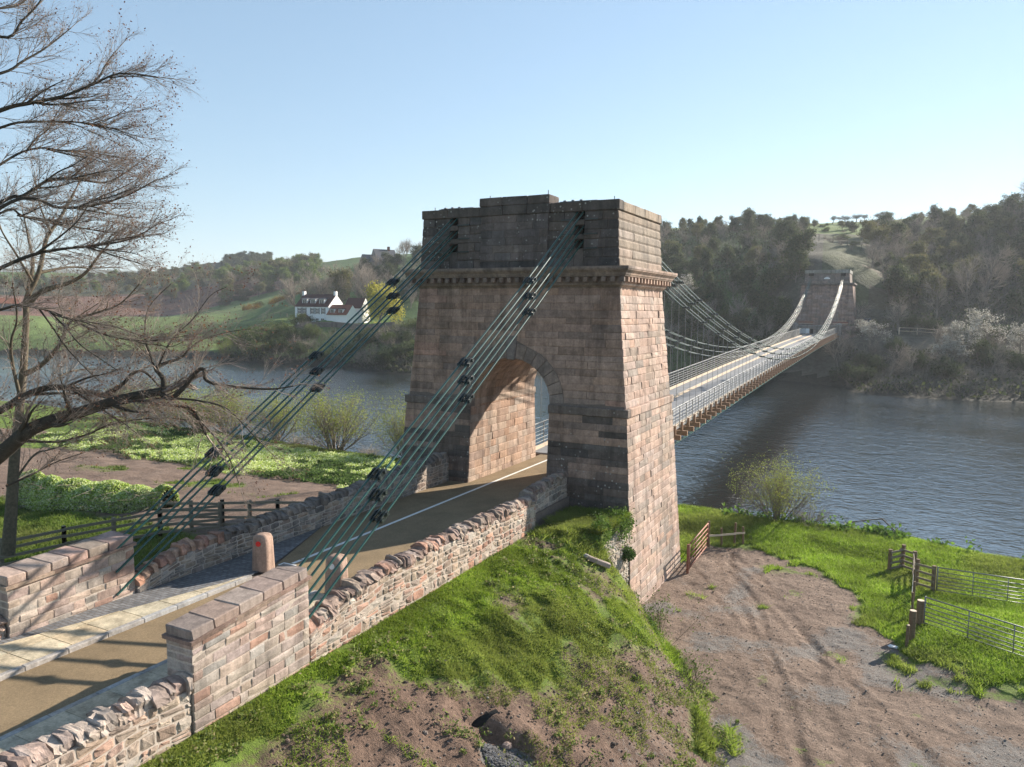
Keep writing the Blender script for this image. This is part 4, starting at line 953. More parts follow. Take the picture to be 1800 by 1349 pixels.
def near_masks(x, y):
    xf = np.interp(y, FY, FX); sh = np.interp(x, SHX, SHY)
    n = fbm(x, y, 1.6, 9); n4 = fbm(x, y, 4.5, 21, 3)
    t = np.clip((x - 3.0) / np.maximum(xf - 3.0, .5), 0, 1)
    onemb = (x > 3) & (y < -3.4) & (x < xf)
    g = np.zeros_like(x)
    # embankment: green towards the tower and the wall, bare soil lower and nearer the viewer
    ge = 1.15 - .95 * sstep(.50, .84, t + .35 * (n4 - .5) + .030 * (-9 - y)) - .70 * sstep(-14.2, -18.5, y + 2.5 * (n4 - .5) - 1.5 * sstep(3.8, 3.0, x)) + .35 * sstep(-7, -4.6, y) + .75 * sstep(4.3, 3.3, x)
    g = np.where(onemb, np.clip(ge, 0, 1) * (.35 + .65 * sstep(.28, .5, n)), g)
    foot = np.exp(-((x - xf + .2) / .5) ** 2) * (y < -3.6) * (.3 + .9 * (n > .42)); g = np.maximum(g, foot * .9)
    # yard edge towards the river and the fenced paddock
    edge = np.interp(x, [5.5, 6.2, 8.5, 11.3, 13.0, 14.5, 15.3, 17, 18.5, 24], [6.9, 7.2, 7.3, 5.9, 2.9, -1.2, -2.7, -3.2, -4.1, -7])
    yardg = sstep(-1.2, 1.5, y - edge + 5.0 * (n - .5)); trans = sstep(-4.5, .8, y - edge + 2 * (n4 - .5)) * sstep(.46, .64, n) * .75
    isy = (x > 5.2) & (~onemb) & (y > -60)
    g = np.where(isy, np.maximum(yardg, trans), g)
    sp = sstep(.64, .76, fbm(x, y, 1.1, 31)) * .42; g = np.where(isy, np.maximum(g, sp * (n4 > .5)), g)
    # left field: bare reddish soil, grass bands and shore
    lf = x < -3; v = y - sh
    gl = sstep(-13.5, -10.5, v + 5 * (n4 - .5)) + .8 * sstep(.52, .62, n4) * sstep(-24, -16, v) + sstep(-5, -3.3, x) + sstep(-26, -30, v)
    g = np.where(lf, np.clip(gl, 0, 1), g)
    g = np.where((np.abs(x) < 3.2) & (y > 3), .8, g); g = np.where((x > 3) & (x < 6) & (y > 3.4), np.where(y > 5, 1., .3), g)
    gv = np.where(isy, .72 * sstep(.50, .80, fbm(x, y, 2.2, 41) + .16 * sstep(2.2, .2, x - xf) - .10 * sstep(-1, 3, y) + .05), 0)
    gv = np.where(onemb, sstep(.62, .78, t) * .35, gv); gv = np.where(onemb & ((x - 7.6) ** 2 + (y + 17.6) ** 2 < .45), 1.0, gv)
    rd = np.where(lf, .25 + .35 * n4, np.where(onemb, .45 + .4 * sstep(.4, .7, n4), .2))
    return g, gv, rd
gm, gvm, rdm = near_masks(GX.ravel(), GY.ravel())
me = np_mesh('ground', np.stack([GX.ravel(), GY.ravel(), GZ.ravel()], 1), Fq, None, M['ground'], {'grass': gm, 'gravel': gvm, 'red': rdm})
struct(link('ground', me))
w_ = MB(); w_.add([(-1500, -400, ZW), (1500, -400, ZW), (1500, 400, ZW), (-1500, 400, ZW)], [(0, 1, 2, 3)]); struct(w_.build('river_water', M['water']))
# far land by a thin plate spline through surveyed heights
FAR = np.array([(-330.0, 120.0, -4.6), (-260.0, 126.0, -4.6), (-192.0, 131.0, -4.6), (-132.0, 124.0, -4.6), (-90.0, 97.0, -4.6), (-66.0, 87.0, -4.6), (-50.0, 96.0, -4.6), (-35.0, 108.0, -4.6), (-20.0, 112.0, -4.6), (-6.0, 114.0, -4.6), (4.0, 108.0, -4.6), (9.0, 97.0, -4.6), (19.0, 95.0, -4.6), (30.0, 97.0, -4.6), (60.0, 100.0, -4.6), (100.0, 100.0, -4.6), (150.0, 90.0, -4.6), (-300.0, 60.0, -9.0), (-200.0, 70.0, -9.0), (-130.0, 75.0, -9.0), (-80.0, 55.0, -9.0), (-50.0, 60.0, -9.0), (-20.0, 75.0, -9.0), (10.0, 70.0, -9.0), (40.0, 70.0, -9.0), (80.0, 70.0, -9.0), (140.0, 60.0, -9.0), (-9.0, 126.0, 2.2), (0.0, 127.0, 2.6), (10.0, 127.0, 3.5), (16.0, 128.0, 3.8), (28.0, 133.0, 4.0), (45.0, 138.0, 4.3), (70.0, 142.0, 4.6), (-14.0, 136.0, 5.0), (-30.0, 140.0, 6.0), (0.0, 137.0, 6.5), (6.0, 138.0, 6.5), (-0.9, 142.0, 16.3), (-7.5, 145.3, 15.8), (-8.3, 182.4, 25.5), (5.5, 173.5, 22.3), (0.5, 158.1, 20.1), (-3.9, 258.1, 36.7), (-29.6, 255.3, 37.9), (19.7, 243.6, 35.3), (31.0, 230.2, 33.0), (44.4, 216.9, 33.0), (-48.6, 251.7, 36.5), (-52.5, 219.9, 32.3), (-24.3, 169.9, 18.6), (-32.8, 157.8, 16.7), (-24.6, 136.1, 5.8), (-15.3, 138.0, 4.7), (14.5, 168.7, 14.0), (23.6, 168.5, 13.9), (33.8, 162.7, 13.7), (14.0, 203.7, 24.2), (26.9, 198.3, 23.5), (38.5, 192.4, 22.8), (51.5, 205.8, 29.0), (-103.3, 244.5, 32.5), (-83.0, 252.3, 32.5), (-152.6, 241.5, 28.7), (-173.9, 239.5, 29.0), (-170.6, 217.2, 27.5), (-170.6, 204.7, 22.9), (-170.8, 191.6, 16.0), (-183.6, 193.9, 15.1), (-146.7, 159.7, 7.7), (-210.2, 210.2, 12.2), (-124.5, 123.3, 3.7), (-122.0, 128.1, 3.4), (-117.8, 134.2, 3.7), (-109.7, 131.6, 2.5), (-143.2, 129.1, 2.4), (-96.2, 123.0, 2.9), (-79.7, 104.0, 0.5), (-88.2, 101.5, 0.3), (-107.7, 107.4, -0.4), (-129.2, 114.7, -0.9), (-149.5, 122.6, 0.4), (-213.2, 163.9, 3.2), (-219.2, 156.7, 3.1), (-230.0, 142.3, 2.5), (-239.4, 128.2, 2.5), (-247.5, 114.5, 2.5), (-254.4, 101.3, 2.5), (-176.3, 122.2, 1.9), (-185.2, 110.4, 0.7), (-192.9, 98.8, 0.4), (-199.5, 87.6, 0.5), (-225.9, 194.6, 6.2), (-213.5, 207.1, 9.9), (-312.6, 232.0, 6.2), (-334.6, 202.0, 7.3), (-352.3, 173.1, 6.9), (-363.7, 151.1, 6.7), (-309.8, 265.9, 19.4), (-314.6, 304.1, 25.6), (-393.8, 408.2, 38.1), (-416.8, 385.6, 36.5), (-448.4, 410.5, 44.5), (-462.5, 395.2, 41.2), (-421.3, 320.2, 25.7), (-433.8, 304.1, 21.5), (-459.2, 267.1, 18.7), (-474.3, 241.7, 18.0), (-492.9, 205.3, 17.1), (-524.6, 415.0, 36.1), (-555.5, 374.8, 31.5), (-587.2, 326.1, 31.9), (-468.8, 474.9, 45.0), (-447.6, 494.3, 44.6), (-299.5, 357.6, 38.4), (-259.0, 387.1, 42.9), (-174.1, 410.0, 51.0), (-79.8, 377.9, 51.6), (-12.2, 387.8, 50.3), (47.5, 387.4, 50.6), (88.5, 382.1, 49.4)])
def _U(r2): return np.where(r2 > 1e-9, r2 * np.log(r2 + 1e-12), 0)
_n = len(FAR); _S = 100.0; _p = FAR[:, :2] / _S
_A = np.zeros((_n + 3, _n + 3)); _d2 = ((_p[:, None] - _p[None]) ** 2).sum(-1); _A[:_n, :_n] = _U(_d2) + np.eye(_n) * .004
_A[:_n, _n] = 1; _A[:_n, _n + 1:] = _p; _A[_n, :_n] = 1; _A[_n + 1:, :_n] = _p.T
_w = np.linalg.solve(_A, np.concatenate([FAR[:, 2], [0, 0, 0]]))
def far_h(x, y, rough=True):
    x = np.asarray(x, float); y = np.asarray(y, float); s = x.shape; q = np.stack([x.ravel(), y.ravel()], 1) / _S
    d2 = ((q[:, None] - _p[None]) ** 2).sum(-1); z = _U(d2) @ _w[:_n] + _w[_n] + q @ _w[_n + 1:]
    z = z.reshape(s)
    if rough: z = z + (fbm(x, y, 14, 3) - .5) * 2.2 * sstep(-3.5, 2, z)
    return z
CX, CY = 14.64, -31.33
def pol(az, r): return CX + r * np.sin(R(1) * az), CY + r * np.cos(R(1) * az)      # azimuth in degrees from +Y to +X
AZ = np.arange(-76, 31, .5); RR = np.concatenate([np.arange(92, 240, 2.0), np.arange(240, 760, 6.0)])
AA, RG = np.meshgrid(AZ, RR); fx, fy = pol(AA, RG); fz = far_h(fx, fy)
na_, nr_ = len(AZ), len(RR)
I = (np.arange(nr_ - 1)[:, None] * na_ + np.arange(na_ - 1)[None, :]).ravel(); Fq = np.stack([I, I + 1, I + na_ + 1, I + na_], 1)
xc, yc, zc = fx.ravel()[Fq].mean(1), fy.ravel()[Fq].mean(1), fz.ravel()[Fq].mean(1)
azc = np.degrees(np.arctan2(xc - CX, yc - CY)); rc_ = np.hypot(xc - CX, yc - CY)
nn = fbm(xc, yc, 22, 51)
tint = np.zeros((len(Fq), 4)); tint[:, :3] = np.array([.075, .125, .034])           # pasture
def paint(mask, c): tint[mask, :3] = c
wood = (azc > -9) & (rc_ > 120); paint(wood, (.075, .072, .05))
paint((azc > -9) & (rc_ > 120) & (nn > .55), (.095, .088, .065))
glade = (azc > -5.5) & (azc < 1.0) & (rc_ > 172) & (rc_ < 262); paint(glade, (.085, .073, .043)); paint(glade & (nn > .5), (.07, .08, .035))
paint((azc > -9) & (rc_ > 255), (.10, .15, .03)); paint((azc <= -9) & (rc_ > 600), (.075, .13, .03))
paint((azc < -43) & (rc_ > 160) & (rc_ < 420), (.12, .165, .05)); paint((azc < -43) & (rc_ > 395) & (rc_ < 455), (.17, .095, .070)); paint((azc < -43) & (rc_ > 455) & (rc_ < 640), (.060, .065, .035))
paint((azc >= -43) & (azc < -36) & (rc_ < 330), (.085, .15, .038)); paint((zc < -3.6), (.032, .030, .020))
me = np_mesh('hillside', np.stack([fx.ravel(), fy.ravel(), fz.ravel()], 1), Fq, tint, M['hill']); o = struct(link('hillside', me))
# distant hills
AZ2 = np.arange(-80, 40, .8); rr2 = np.array([760, 1200, 1800, 2400, 3000, 3400]); AA, RG = np.meshgrid(AZ2, rr2); hx, hy = pol(AA, RG)
prof2 = np.array([-15, 20, 60, 95, 112, 40])[:, None] * (.75 + .5 * vn(AA, RG * 0, 9, 71)); prof2 = np.where(RG < 800, far_h(hx, hy, False) - 6, prof2)
n2_ = len(AZ2); I = (np.arange(len(rr2) - 1)[:, None] * n2_ + np.arange(n2_ - 1)[None, :]).ravel(); Fq = np.stack([I, I + 1, I + n2_ + 1, I + n2_], 1)
tint = np.tile((.065, .085, .045, 0), (len(Fq), 1)); struct(link('distant_hills', np_mesh('distant_hills', np.stack([hx.ravel(), hy.ravel(), prof2.ravel()], 1), Fq, tint, M['hill'])))

# ------------------------------------------------------------------ trees
def branch(S, tips, p, d, L, r, lev, rg, P):
    k = P['k'][lev]; up = P['up'][lev]; wob = P['wob']; q = p; pts = [(p, r)]; r1 = r * P['taper'][lev]
    for i in range(k):
        d = (d + Vector((rg.gauss(0, wob), rg.gauss(0, wob), rg.gauss(0, wob) + up))).normalized(); nq = q + d * (L / k); f0, f1 = i / k, (i + 1) / k
        S.append((q, nq, r + (r1 - r) * f0, r + (r1 - r) * f1, lev)); q = nq; pts.append((q, r + (r1 - r) * f1))
    if lev == 0: tips.append((q, d)); return
    n = P['n'][lev]; lo = P['lo'][lev]
    for j in range(n):
        t = lo + (1 - lo) * (j + rg.random()) / n; i = min(int(t * k), k - 1); a, ra = pts[i]; b, rb_ = pts[i + 1]; f = t * k - i; c = a.lerp(b, f)
        ax = (b - a).normalized(); sd = ax.orthogonal().normalized(); sd.rotate(Matrix.Rotation(rg.uniform(0, 6.283), 3, ax))
        an = rg.uniform(*P['ang'][lev]); nd = (ax * math.cos(an) + sd * math.sin(an))
        branch(S, tips, c, nd, L * rg.uniform(*P['len'][lev]) * (1.2 - .45 * t), min(r1 * 1.1 + .002, (ra + (rb_ - ra) * f) * .62), lev - 1, rg, P)
def tree_meshes(kind, seed):
    """meshes of a tree about 10 m tall standing at the origin: trunk, crown, blossom or leaves"""
    rg = random.Random(seed); nr = np.random.default_rng(seed); S = []; tips = []
    P = dict(k=[2, 3, 3, 5], up=[.05, .07, .10, .12], wob=.13, taper=[.35, .4, .35, .3], n=[0, 7, 9, 13], lo=[0, .2, .25, .24], ang=[(0, 0), (.4, 1.0), (.4, .95), (.45, 1.05)], len=[(0, 0), (.38, .6), (.4, .6), (.40, .62)])
    L, r, lev = 7.2, .17, 3; leaf = None
    if kind == 'bare': r = .18
    elif kind == 'leafy': P['n'] = [0, 4, 8, 13]; leaf = (9, .30, .42, [(.12, .125, .045), (.095, .105, .04), (.15, .145, .06), (.165, .14, .07)])
    elif kind == 'ivy': P['n'] = [0, 4, 8, 14]; P['lo'] = [0, .1, .1, .08]; leaf = (12, .34, .5, [(.06, .082, .034), (.078, .10, .042), (.048, .064, .03), (.11, .12, .055)])
    elif kind == 'green': P['n'] = [0, 4, 8, 14]; P['lo'] = [0, .1, .12, .10]; L = 6.2; leaf = (13, .32, .48, [(.12, .17, .034), (.15, .20, .04), (.09, .14, .03), (.18, .22, .06)])
    elif kind == 'blossom': P['n'] = [0, 6, 8, 12]; L = 6.5; leaf = (4, .24, .22, [(.46, .44, .39), (.34, .33, .28), (.26, .25, .20), (.40, .38, .34)])
    elif kind == 'willow': P['n'] = [0, 8, 9, 14]; P['up'] = [-.34, -.10, .06, .12]; L = 6.0; leaf = (14, .30, .40, [(.44, .40, .05), (.34, .33, .045), (.52, .46, .07)])
    elif kind == 'thorn': P['up'] = [0, -.02, -.02, .02]; P['n'] = [0, 6, 9, 10]; P['lo'] = [0, .2, .2, .55]; L = 5.2; r = .25; leaf = (6, .18, .5, [(.05, .065, .03), (.065, .07, .04)])
    if kind in ('bush', 'gorse', 'willowbush', 'darkbush', 'twigbush'):
        P = dict(k=[2, 3, 4], up=[.06, .08, .10], wob=.12, taper=[.35, .4, .35], n=[0, 6, 9], lo=[0, .2, .18], ang=[(0, 0), (.3, .8), (.25, .7)], len=[(0, 0), (.35, .55), (.38, .58)])
        m = {'bush': 20, 'gorse': 22, 'willowbush': 30, 'darkbush': 22, 'twigbush': 26}[kind]
        for i in range(m):
            a = rg.uniform(0, 6.283); el = rg.uniform(.25, 1.35) if kind != 'willowbush' else rg.uniform(.55, 1.45)
            branch(S, tips, Vector((rg.gauss(0, .35), rg.gauss(0, .35), 0)), Vector((math.cos(a) * math.cos(el), math.sin(a) * math.cos(el), math.sin(el))), rg.uniform(5, 8), .06, 2, rg, P)
        leaf = {'bush': (12, .30, .5, [(.085, .115, .03), (.11, .145, .035), (.065, .09, .026), (.13, .15, .05)]), 'gorse': (12, .24, .7, [(.30, .17, .015), (.24, .14, .02), (.05, .06, .018), (.07, .075, .02), (.36, .20, .02)]),
                'willowbush': (7, .12, .42, [(.27, .31, .06), (.22, .26, .055), (.32, .34, .10)]), 'darkbush': (13, .32, .5, [(.05, .075, .026), (.07, .09, .032), (.04, .056, .022)]), 'twigbush': None}[kind]
    else: branch(S, tips, Vector((0, 0, -.3)), Vector((rg.gauss(0, .05), rg.gauss(0, .05), 1)), L, r, 3, rg, P)
    big = [s for s in S if s[4] >= 2]; tw = [s for s in S if s[4] < 2]
    hz = max(s[1].z for s in S)
    sc_ = 10.0 / hz
    def seg(l, n, k=1.0):
        V, Fq = tubes([(s[0], s[1], s[2] * k, s[3] * k) for s in l], n); return V * sc_, Fq
    V, Fq = seg(big, 5, 1.3); V2, F2 = seg(tw, 3, 1.7 if kind == 'bare' else 1.0)
    tm = np_mesh('trunk', V, Fq, np.tile((.5, .5, .5, 0), (len(Fq), 1)), M['bark'])
    cm = np_mesh('twigs', V2, F2, np.tile((.5, .5, .5, 0), (len(F2), 1)), M['twig_far'] if kind in ('bare', 'blossom', 'twigbush') else M['twig_brown'])
    lm = None
    if leaf:
        per, size, spread, pal = leaf
        T = np.array([tuple(t[0]) for t in tips]) * sc_; keep = min(len(T), 1100 if kind == 'willowbush' else 620); T = T[nr.permutation(len(T))[:keep]]
        c = np.repeat(T, per, 0) + nr.normal(0, spread, (keep * per, 3)) * np.array([1, 1, .8])
        if kind == 'willow': c[:, 2] -= nr.random(len(c)) * 2.2
        c[:, 2] = np.maximum(c[:, 2], .05)
        lm = leaf_mesh('leaves', c, size, pal, nr)
    return tm, cm, lm
def leaf_mesh(name, c, size, pal, nr, mat=None, flat=0.0, elong=1.6):
    n = len(c); a = nr.normal(size=(n, 3)); a[:, 2] *= (1 - flat); a /= np.linalg.norm(a, axis=1, keepdims=True); b = np.cross(a, nr.normal(size=(n, 3))); b /= np.linalg.norm(b, axis=1, keepdims=True)
    s = (size * nr.uniform(.55, 1.3, n))[:, None]
    V = np.stack([c - a * s * elong * .5, c + b * s * .42, c + a * s * elong * .5, c - b * s * .42], 1).reshape(-1, 3)
    Fq = np.arange(n * 4).reshape(-1, 4); pal = np.array(pal); t = pal[nr.integers(0, len(pal), n)] * nr.uniform(.8, 1.2, (n, 1))
    return np_mesh(name, V, Fq, np.concatenate([t, np.zeros((n, 1))], 1), mat or M['leaf'])
TREES = {}
for kind, k in (('bare', 4), ('leafy', 3), ('ivy', 3), ('green', 2), ('blossom', 2), ('willow', 1), ('thorn', 2), ('bush', 2), ('gorse', 1), ('willowbush', 3), ('darkbush', 2), ('twigbush', 2)):
    TREES[kind] = [tree_meshes(kind, 100 + i + 13 * len(kind)) for i in range(k)]
def place(name, kind, x, y, z, h, label, cat, group, rg, wide=1.0, var=None, parts=True):
    tm, cm, lm = TREES[kind][rg.randrange(len(TREES[kind])) if var is None else var]
    t = thing(name, label, cat, (x, y, z), rg.uniform(0, 6.28), group); s = h / 10; t.scale = (s * wide, s * wide, s)
    link('trunk' if 'bush' not in kind and kind != 'gorse' else 'stems', tm, t); link('twigs', cm, t)
    if lm: link('blossom' if kind == 'blossom' else 'leaves', lm, t)
    return t
rg = random.Random(77)
def ground_at(az, r, sink=.25):
    x, y = pol(np.array([az]), np.array([r])); return float(x[0]), float(y[0]), float(far_h(x, y)[0]) - sink
def u2az(u): return math.degrees(math.atan((u - 900) / 1348.35)) - 27.24      # rough bearing of a photo column
LBL = {'bare': ('bare grey twiggy tree', 'bare_tree'), 'leafy': ('thin olive leafing tree', 'leafing_tree'), 'ivy': ('dark ivy-clad tree', 'ivy_tree'), 'green': ('bushy fresh green tree', 'green_tree'), 'blossom': ('white blossoming tree', 'blossom_tree'),
       'bush': ('rounded green bush', 'green_bush'), 'darkbush': ('dark evergreen bush', 'dark_bush'), 'twigbush': ('bare brown thicket bush', 'thicket_bush'), 'gorse': ('gorse bush in orange yellow flower', 'gorse_bush'), 'willowbush': ('yellow green willow bush', 'willow_bush'), 'thorn': ('flat topped wind-cut hedge tree', 'hedge_tree')}
def scatter(n, u0, u1, r0, r1, mix, hs, where, group, avoid=None, wide=(.8, 1.2), mind=3.2):
    done = []; tries = 0; kinds = [k for k, w in mix for _ in range(w)]
    while len(done) < n and tries < n * 30:
        tries += 1; az = rg.uniform(u2az(u0), u2az(u1)); r = math.sqrt(rg.uniform(r0 ** 2, r1 ** 2))
        if avoid and avoid(az, r): continue
        x, y, z = ground_at(az, r)
        if z < -4.6 or any((x - a) ** 2 + (y - b) ** 2 < mind ** 2 for a, b in done): continue
        done.append((x, y)); k = rg.choice(kinds); lb, nm = LBL[k]; h = rg.uniform(*hs) * (.5 if 'bush' in k or k == 'gorse' else 1)
        f_ = (az - u2az(u0)) / (u2az(u1) - u2az(u0)); v_ = (r - r0) / (r1 - r0); ps = ('lower ' if v_ < .5 else 'upper ') + ('left' if f_ < .33 else 'middle' if f_ < .67 else 'right')
        place(nm, k, x, y, z, h, f'{lb} {where}, {ps}', 'bush' if 'bush' in k or k == 'gorse' else 'tree', group, rg, rg.uniform(*wide))
# wooded bank right of the near tower, left of the far tower
av = lambda az, r: (u2az(1372) < az < u2az(1545) and r < 172) or (u2az(1410) < az < u2az(1520) and 170 < r < 262)
scatter(120, 1000, 1415, 152, 262, [('bare', 4), ('leafy', 2), ('ivy', 6), ('darkbush', 2)], (4.6, 7.2), 'on the wooded bank between the two towers', 'trees on the bank left of the far tower', av)
scatter(44, 1150, 1400, 150, 185, [('bare', 3), ('ivy', 5), ('twigbush', 2), ('bush', 1)], (5, 7.5), 'low on the bank left of the far tower', 'trees low on the bank left of the far tower', av)
scatter(165, 1500, 1860, 176, 262, [('bare', 7), ('leafy', 3), ('ivy', 4), ('twigbush', 2)], (5, 7.6), 'on the wooded hillside right of the far tower', 'trees on the hillside right of the far tower', av)
scatter(90, 1475, 1860, 136, 163, [('twigbush', 5), ('bare', 2), ('darkbush', 4), ('bush', 1)], (4.5, 7.5), 'on the river bank below the far road', 'bushes on the bank below the far road', lambda az, r: r > 150 and az > u2az(1500) and r < 157 and az < u2az(1660))
scatter(44, 1480, 1860, 252, 292, [('bare', 3), ('leafy', 2), ('ivy', 2)], (2.6, 4.4), 'along the crest of the right hillside', 'trees along the right crest', lambda az, r: u2az(1490) < az < u2az(1590) and r < 300, mind=4)
scatter(30, 1160, 1345, 258, 290, [('bare', 1), ('leafy', 3), ('ivy', 3)], (2.6, 4.6), 'on the skyline right of the near tower', 'trees on the skyline right of the near tower', mind=4)
scatter(26, 1398, 1540, 178, 255, [('twigbush', 3), ('bush', 1), ('darkbush', 1)], (2.6, 4.6), 'in the rough grass above the far tower', 'bushes on the slope above the far tower', lambda az, r: r < 200 and u2az(1408) < az < u2az(1502))
scatter(14, 1395, 1500, 262, 285, [('bush', 2), ('twigbush', 3), ('leafy', 1)], (2.4, 3.4), 'in the rough above the hill fence', 'bushes above the hill fence')
for u, r, h, w_ in ((1348, 305, 3.3, 1.4), (1372, 305, 3.4, 1.6), (1404, 305, 3.4, 1.7), (1452, 306, 3.0, 1.5), (1475, 306, 3.4, 1.8), (1492, 306, 3.4, 1.6), (1508, 307, 2.8, 1.3), (1532, 307, 3.4, 1.5), (1542, 307, 3.6, 1.5)):
    x, y, z = ground_at(u2az(u), r, .1); place('hedge_tree', 'thorn', x, y, z, h, 'flat topped wind-cut hedge tree on the skyline field right of the tower', 'tree', 'hedge trees on the skyline', rg, w_)
for u, r, h, w_, lb in ((1196, 178, 9.0, 1.0, 'round white blossom tree just behind the near tower cornice'), (1700, 148, 6.5, 1.0, 'spreading white blossom tree by the far road fence'), (1745, 152, 8, .95, 'tall white blossom tree at the right edge below the hillside'), (1545, 152, 5.2, 1.4, 'low pale blossom bush beside the blue car'), (1665, 143, 5.5, 1.3, 'blossom tree on the bank below the far road fence'), (1790, 150, 6.5, 1.0, 'white blossom tree cut by the right picture edge')):
    x, y, z = ground_at(u2az(u), r); place('blossom_tree', 'blossom', x, y, z, h, lb, 'tree', 'blossom trees on the far bank', rg, w_)
x, y, z = ground_at(u2az(1300), 163); place('bare_tree', 'bare', x, y, z, 9.5, 'pale bare tree standing alone low on the bank between the towers', 'tree', None, rg, .8)
for u, r, h in ((1690, 178, 12), (1720, 182, 13), (1640, 170, 9)):
    x, y, z = ground_at(u2az(u), r); place('bare_tree', 'bare', x, y, z, h, 'pale tall bare tree standing out before the dark right hillside', 'tree', 'pale bare trees before the right hillside', rg, .85)
scatter(5, 1775, 1850, 235, 258, [('bare', 2), ('leafy', 1)], (9, 12), 'at the top right edge of the hillside', 'tall trees at the top right edge')
# left: ridge, house trees, shore
scatter(80, 395, 560, 385, 500, [('green', 5), ('leafy', 4), ('bare', 1), ('darkbush', 2)], (6, 10), 'on the wooded ridge left of the white house', 'trees on the ridge left of the white house', mind=7, wide=(1, 1.4))
scatter(36, 400, 475, 590, 650, [('ivy', 6)], (5, 7), 'in the dark wood on the far ridge top', 'dark trees on the far ridge top', mind=6, wide=(1.1, 1.5))
scatter(60, 240, 400, 430, 600, [('leafy', 4), ('green', 2), ('ivy', 2), ('bare', 2)], (5, 8), 'on the far valley side behind the bare branches', 'trees on the far valley side', mind=8, wide=(1, 1.4))
scatter(56, -40, 240, 455, 600, [('leafy', 4), ('green', 2), ('ivy', 3), ('bare', 3)], (5, 8.5), 'at the far edge of the meadow', 'trees at the far edge of the meadow', mind=9, wide=(1.1, 1.5))
scatter(16, 430, 540, 300, 345, [('gorse', 6), ('bush', 1)], (4, 6), 'on the slope left of the white house', 'gorse on the slope left of the house', mind=4)
scatter(30, 525, 640, 236, 268, [('bare', 6), ('blossom', 0), ('leafy', 1)], (11, 14), 'behind the white house', 'tall bare trees behind the white house', mind=5, wide=(.8, 1.0))
scatter(44, 640, 745, 222, 290, [('bare', 5), ('ivy', 4)], (5, 8), 'on the slope right of the white house', 'trees on the slope right of the white house', mind=5, wide=(.8, 1.1))
scatter(8, 625, 700, 270, 292, [('bare', 4)], (6, 8), 'before the hilltop house', 'bare trees before the hilltop house', mind=4)
scatter(12, 690, 780, 300, 330, [('bare', 4)], (6, 9), 'on the skyline left of the near tower', 'bare trees on the skyline left of the tower', mind=5)
x, y, z = ground_at(u2az(664), 206); place('willow_tree', 'willow', x, y, z, 12.0, 'golden yellow weeping willow right of the white house', 'tree', None, rg, .95)
scatter(44, 560, 740, 152, 172, [('twigbush', 4), ('bush', 2), ('darkbush', 2)], (4.5, 8), 'on the far shore below the white house', 'bushes on the far shore below the house', mind=3, wide=(1.1, 1.5))
scatter(9, 395, 485, 186, 206, [('willowbush', 3), ('bush', 4)], (8, 11), 'on the far shore left of the house', 'green bushes on the far shore left of the house', mind=3.5, wide=(1.1, 1.4))
scatter(10, 485, 560, 178, 200, [('twigbush', 2), ('darkbush', 3), ('bush', 1)], (6, 8), 'by the riverside wall below the house', 'bushes by the riverside wall', mind=3)
scatter(16, 150, 400, 215, 250, [('twigbush', 4), ('darkbush', 1)], (2.5, 4.5), 'along the low meadow bank', 'bushes along the meadow bank', mind=5, wide=(1.3, 1.8))

# scrub and brambles under the trees of the far bank (countless)
nr0 = np.random.default_rng(12)
def scrub_pts(n, u0, u1, r0, r1, avoid=None):
    az = nr0.uniform(u2az(u0), u2az(u1), n); r = np.sqrt(nr0.uniform(r0 ** 2, r1 ** 2, n)); k = np.ones(n, bool)
    if avoid: k = ~avoid(az, r)
    x, y = pol(az[k], r[k]); z = far_h(x, y); k = z > -4.7; return np.stack([x[k], y[k], z[k]], 1)
def avs(az, r): return ((az > u2az(1365)) & (az < u2az(1548)) & (r > 153) & (r < 180)) | ((az > u2az(1395)) & (az < u2az(1545)) & (r >= 180) & (r < 262)) | ((az > u2az(1500)) & (r > 150) & (r < 157)) | ((az > u2az(1340)) & (az < u2az(1480)) & (r < 153)) | ((r > 258) & (az > u2az(1350)))
for nm, n, a in (('hillside_scrub', 46000, (960, 1880, 118, 285, avs)), ('shore_scrub', 9000, (400, 760, 140, 190, None))):
    p = scrub_pts(n, *a); m_ = len(p); d = nr0.normal(0, 1, (m_, 3)); d[:, 2] = np.abs(d[:, 2]) + .5; d /= np.linalg.norm(d, axis=1, keepdims=True); L = nr0.uniform(.6, 2.6, m_)[:, None]
    V, Fq = tubes(list(zip(p, p + d * L, np.full(m_, .03), np.full(m_, .008))), 3); t_ = np.array([(.17, .145, .12), (.13, .115, .09), (.21, .18, .15), (.10, .10, .06)])[nr0.integers(0, 4, m_)]; t_ = np.concatenate([np.repeat(t_, 3, 0), np.zeros((3 * m_, 1))], 1)
    link(nm, np_mesh(nm, V, Fq, t_, M['leaf']))['kind'] = 'stuff'
    p2 = scrub_pts(n, *a); p2 = p2[fbm(p2[:, 0], p2[:, 1], 9, 44) > .42]; p2[:, 2] += np.abs(nr0.normal(0, .8, len(p2)))
    link(nm + '_leaves', leaf_mesh(nm + '_leaves', p2, .42, [(.05, .065, .025), (.065, .08, .03), (.04, .05, .02), (.09, .095, .04)], nr0))['kind'] = 'stuff'

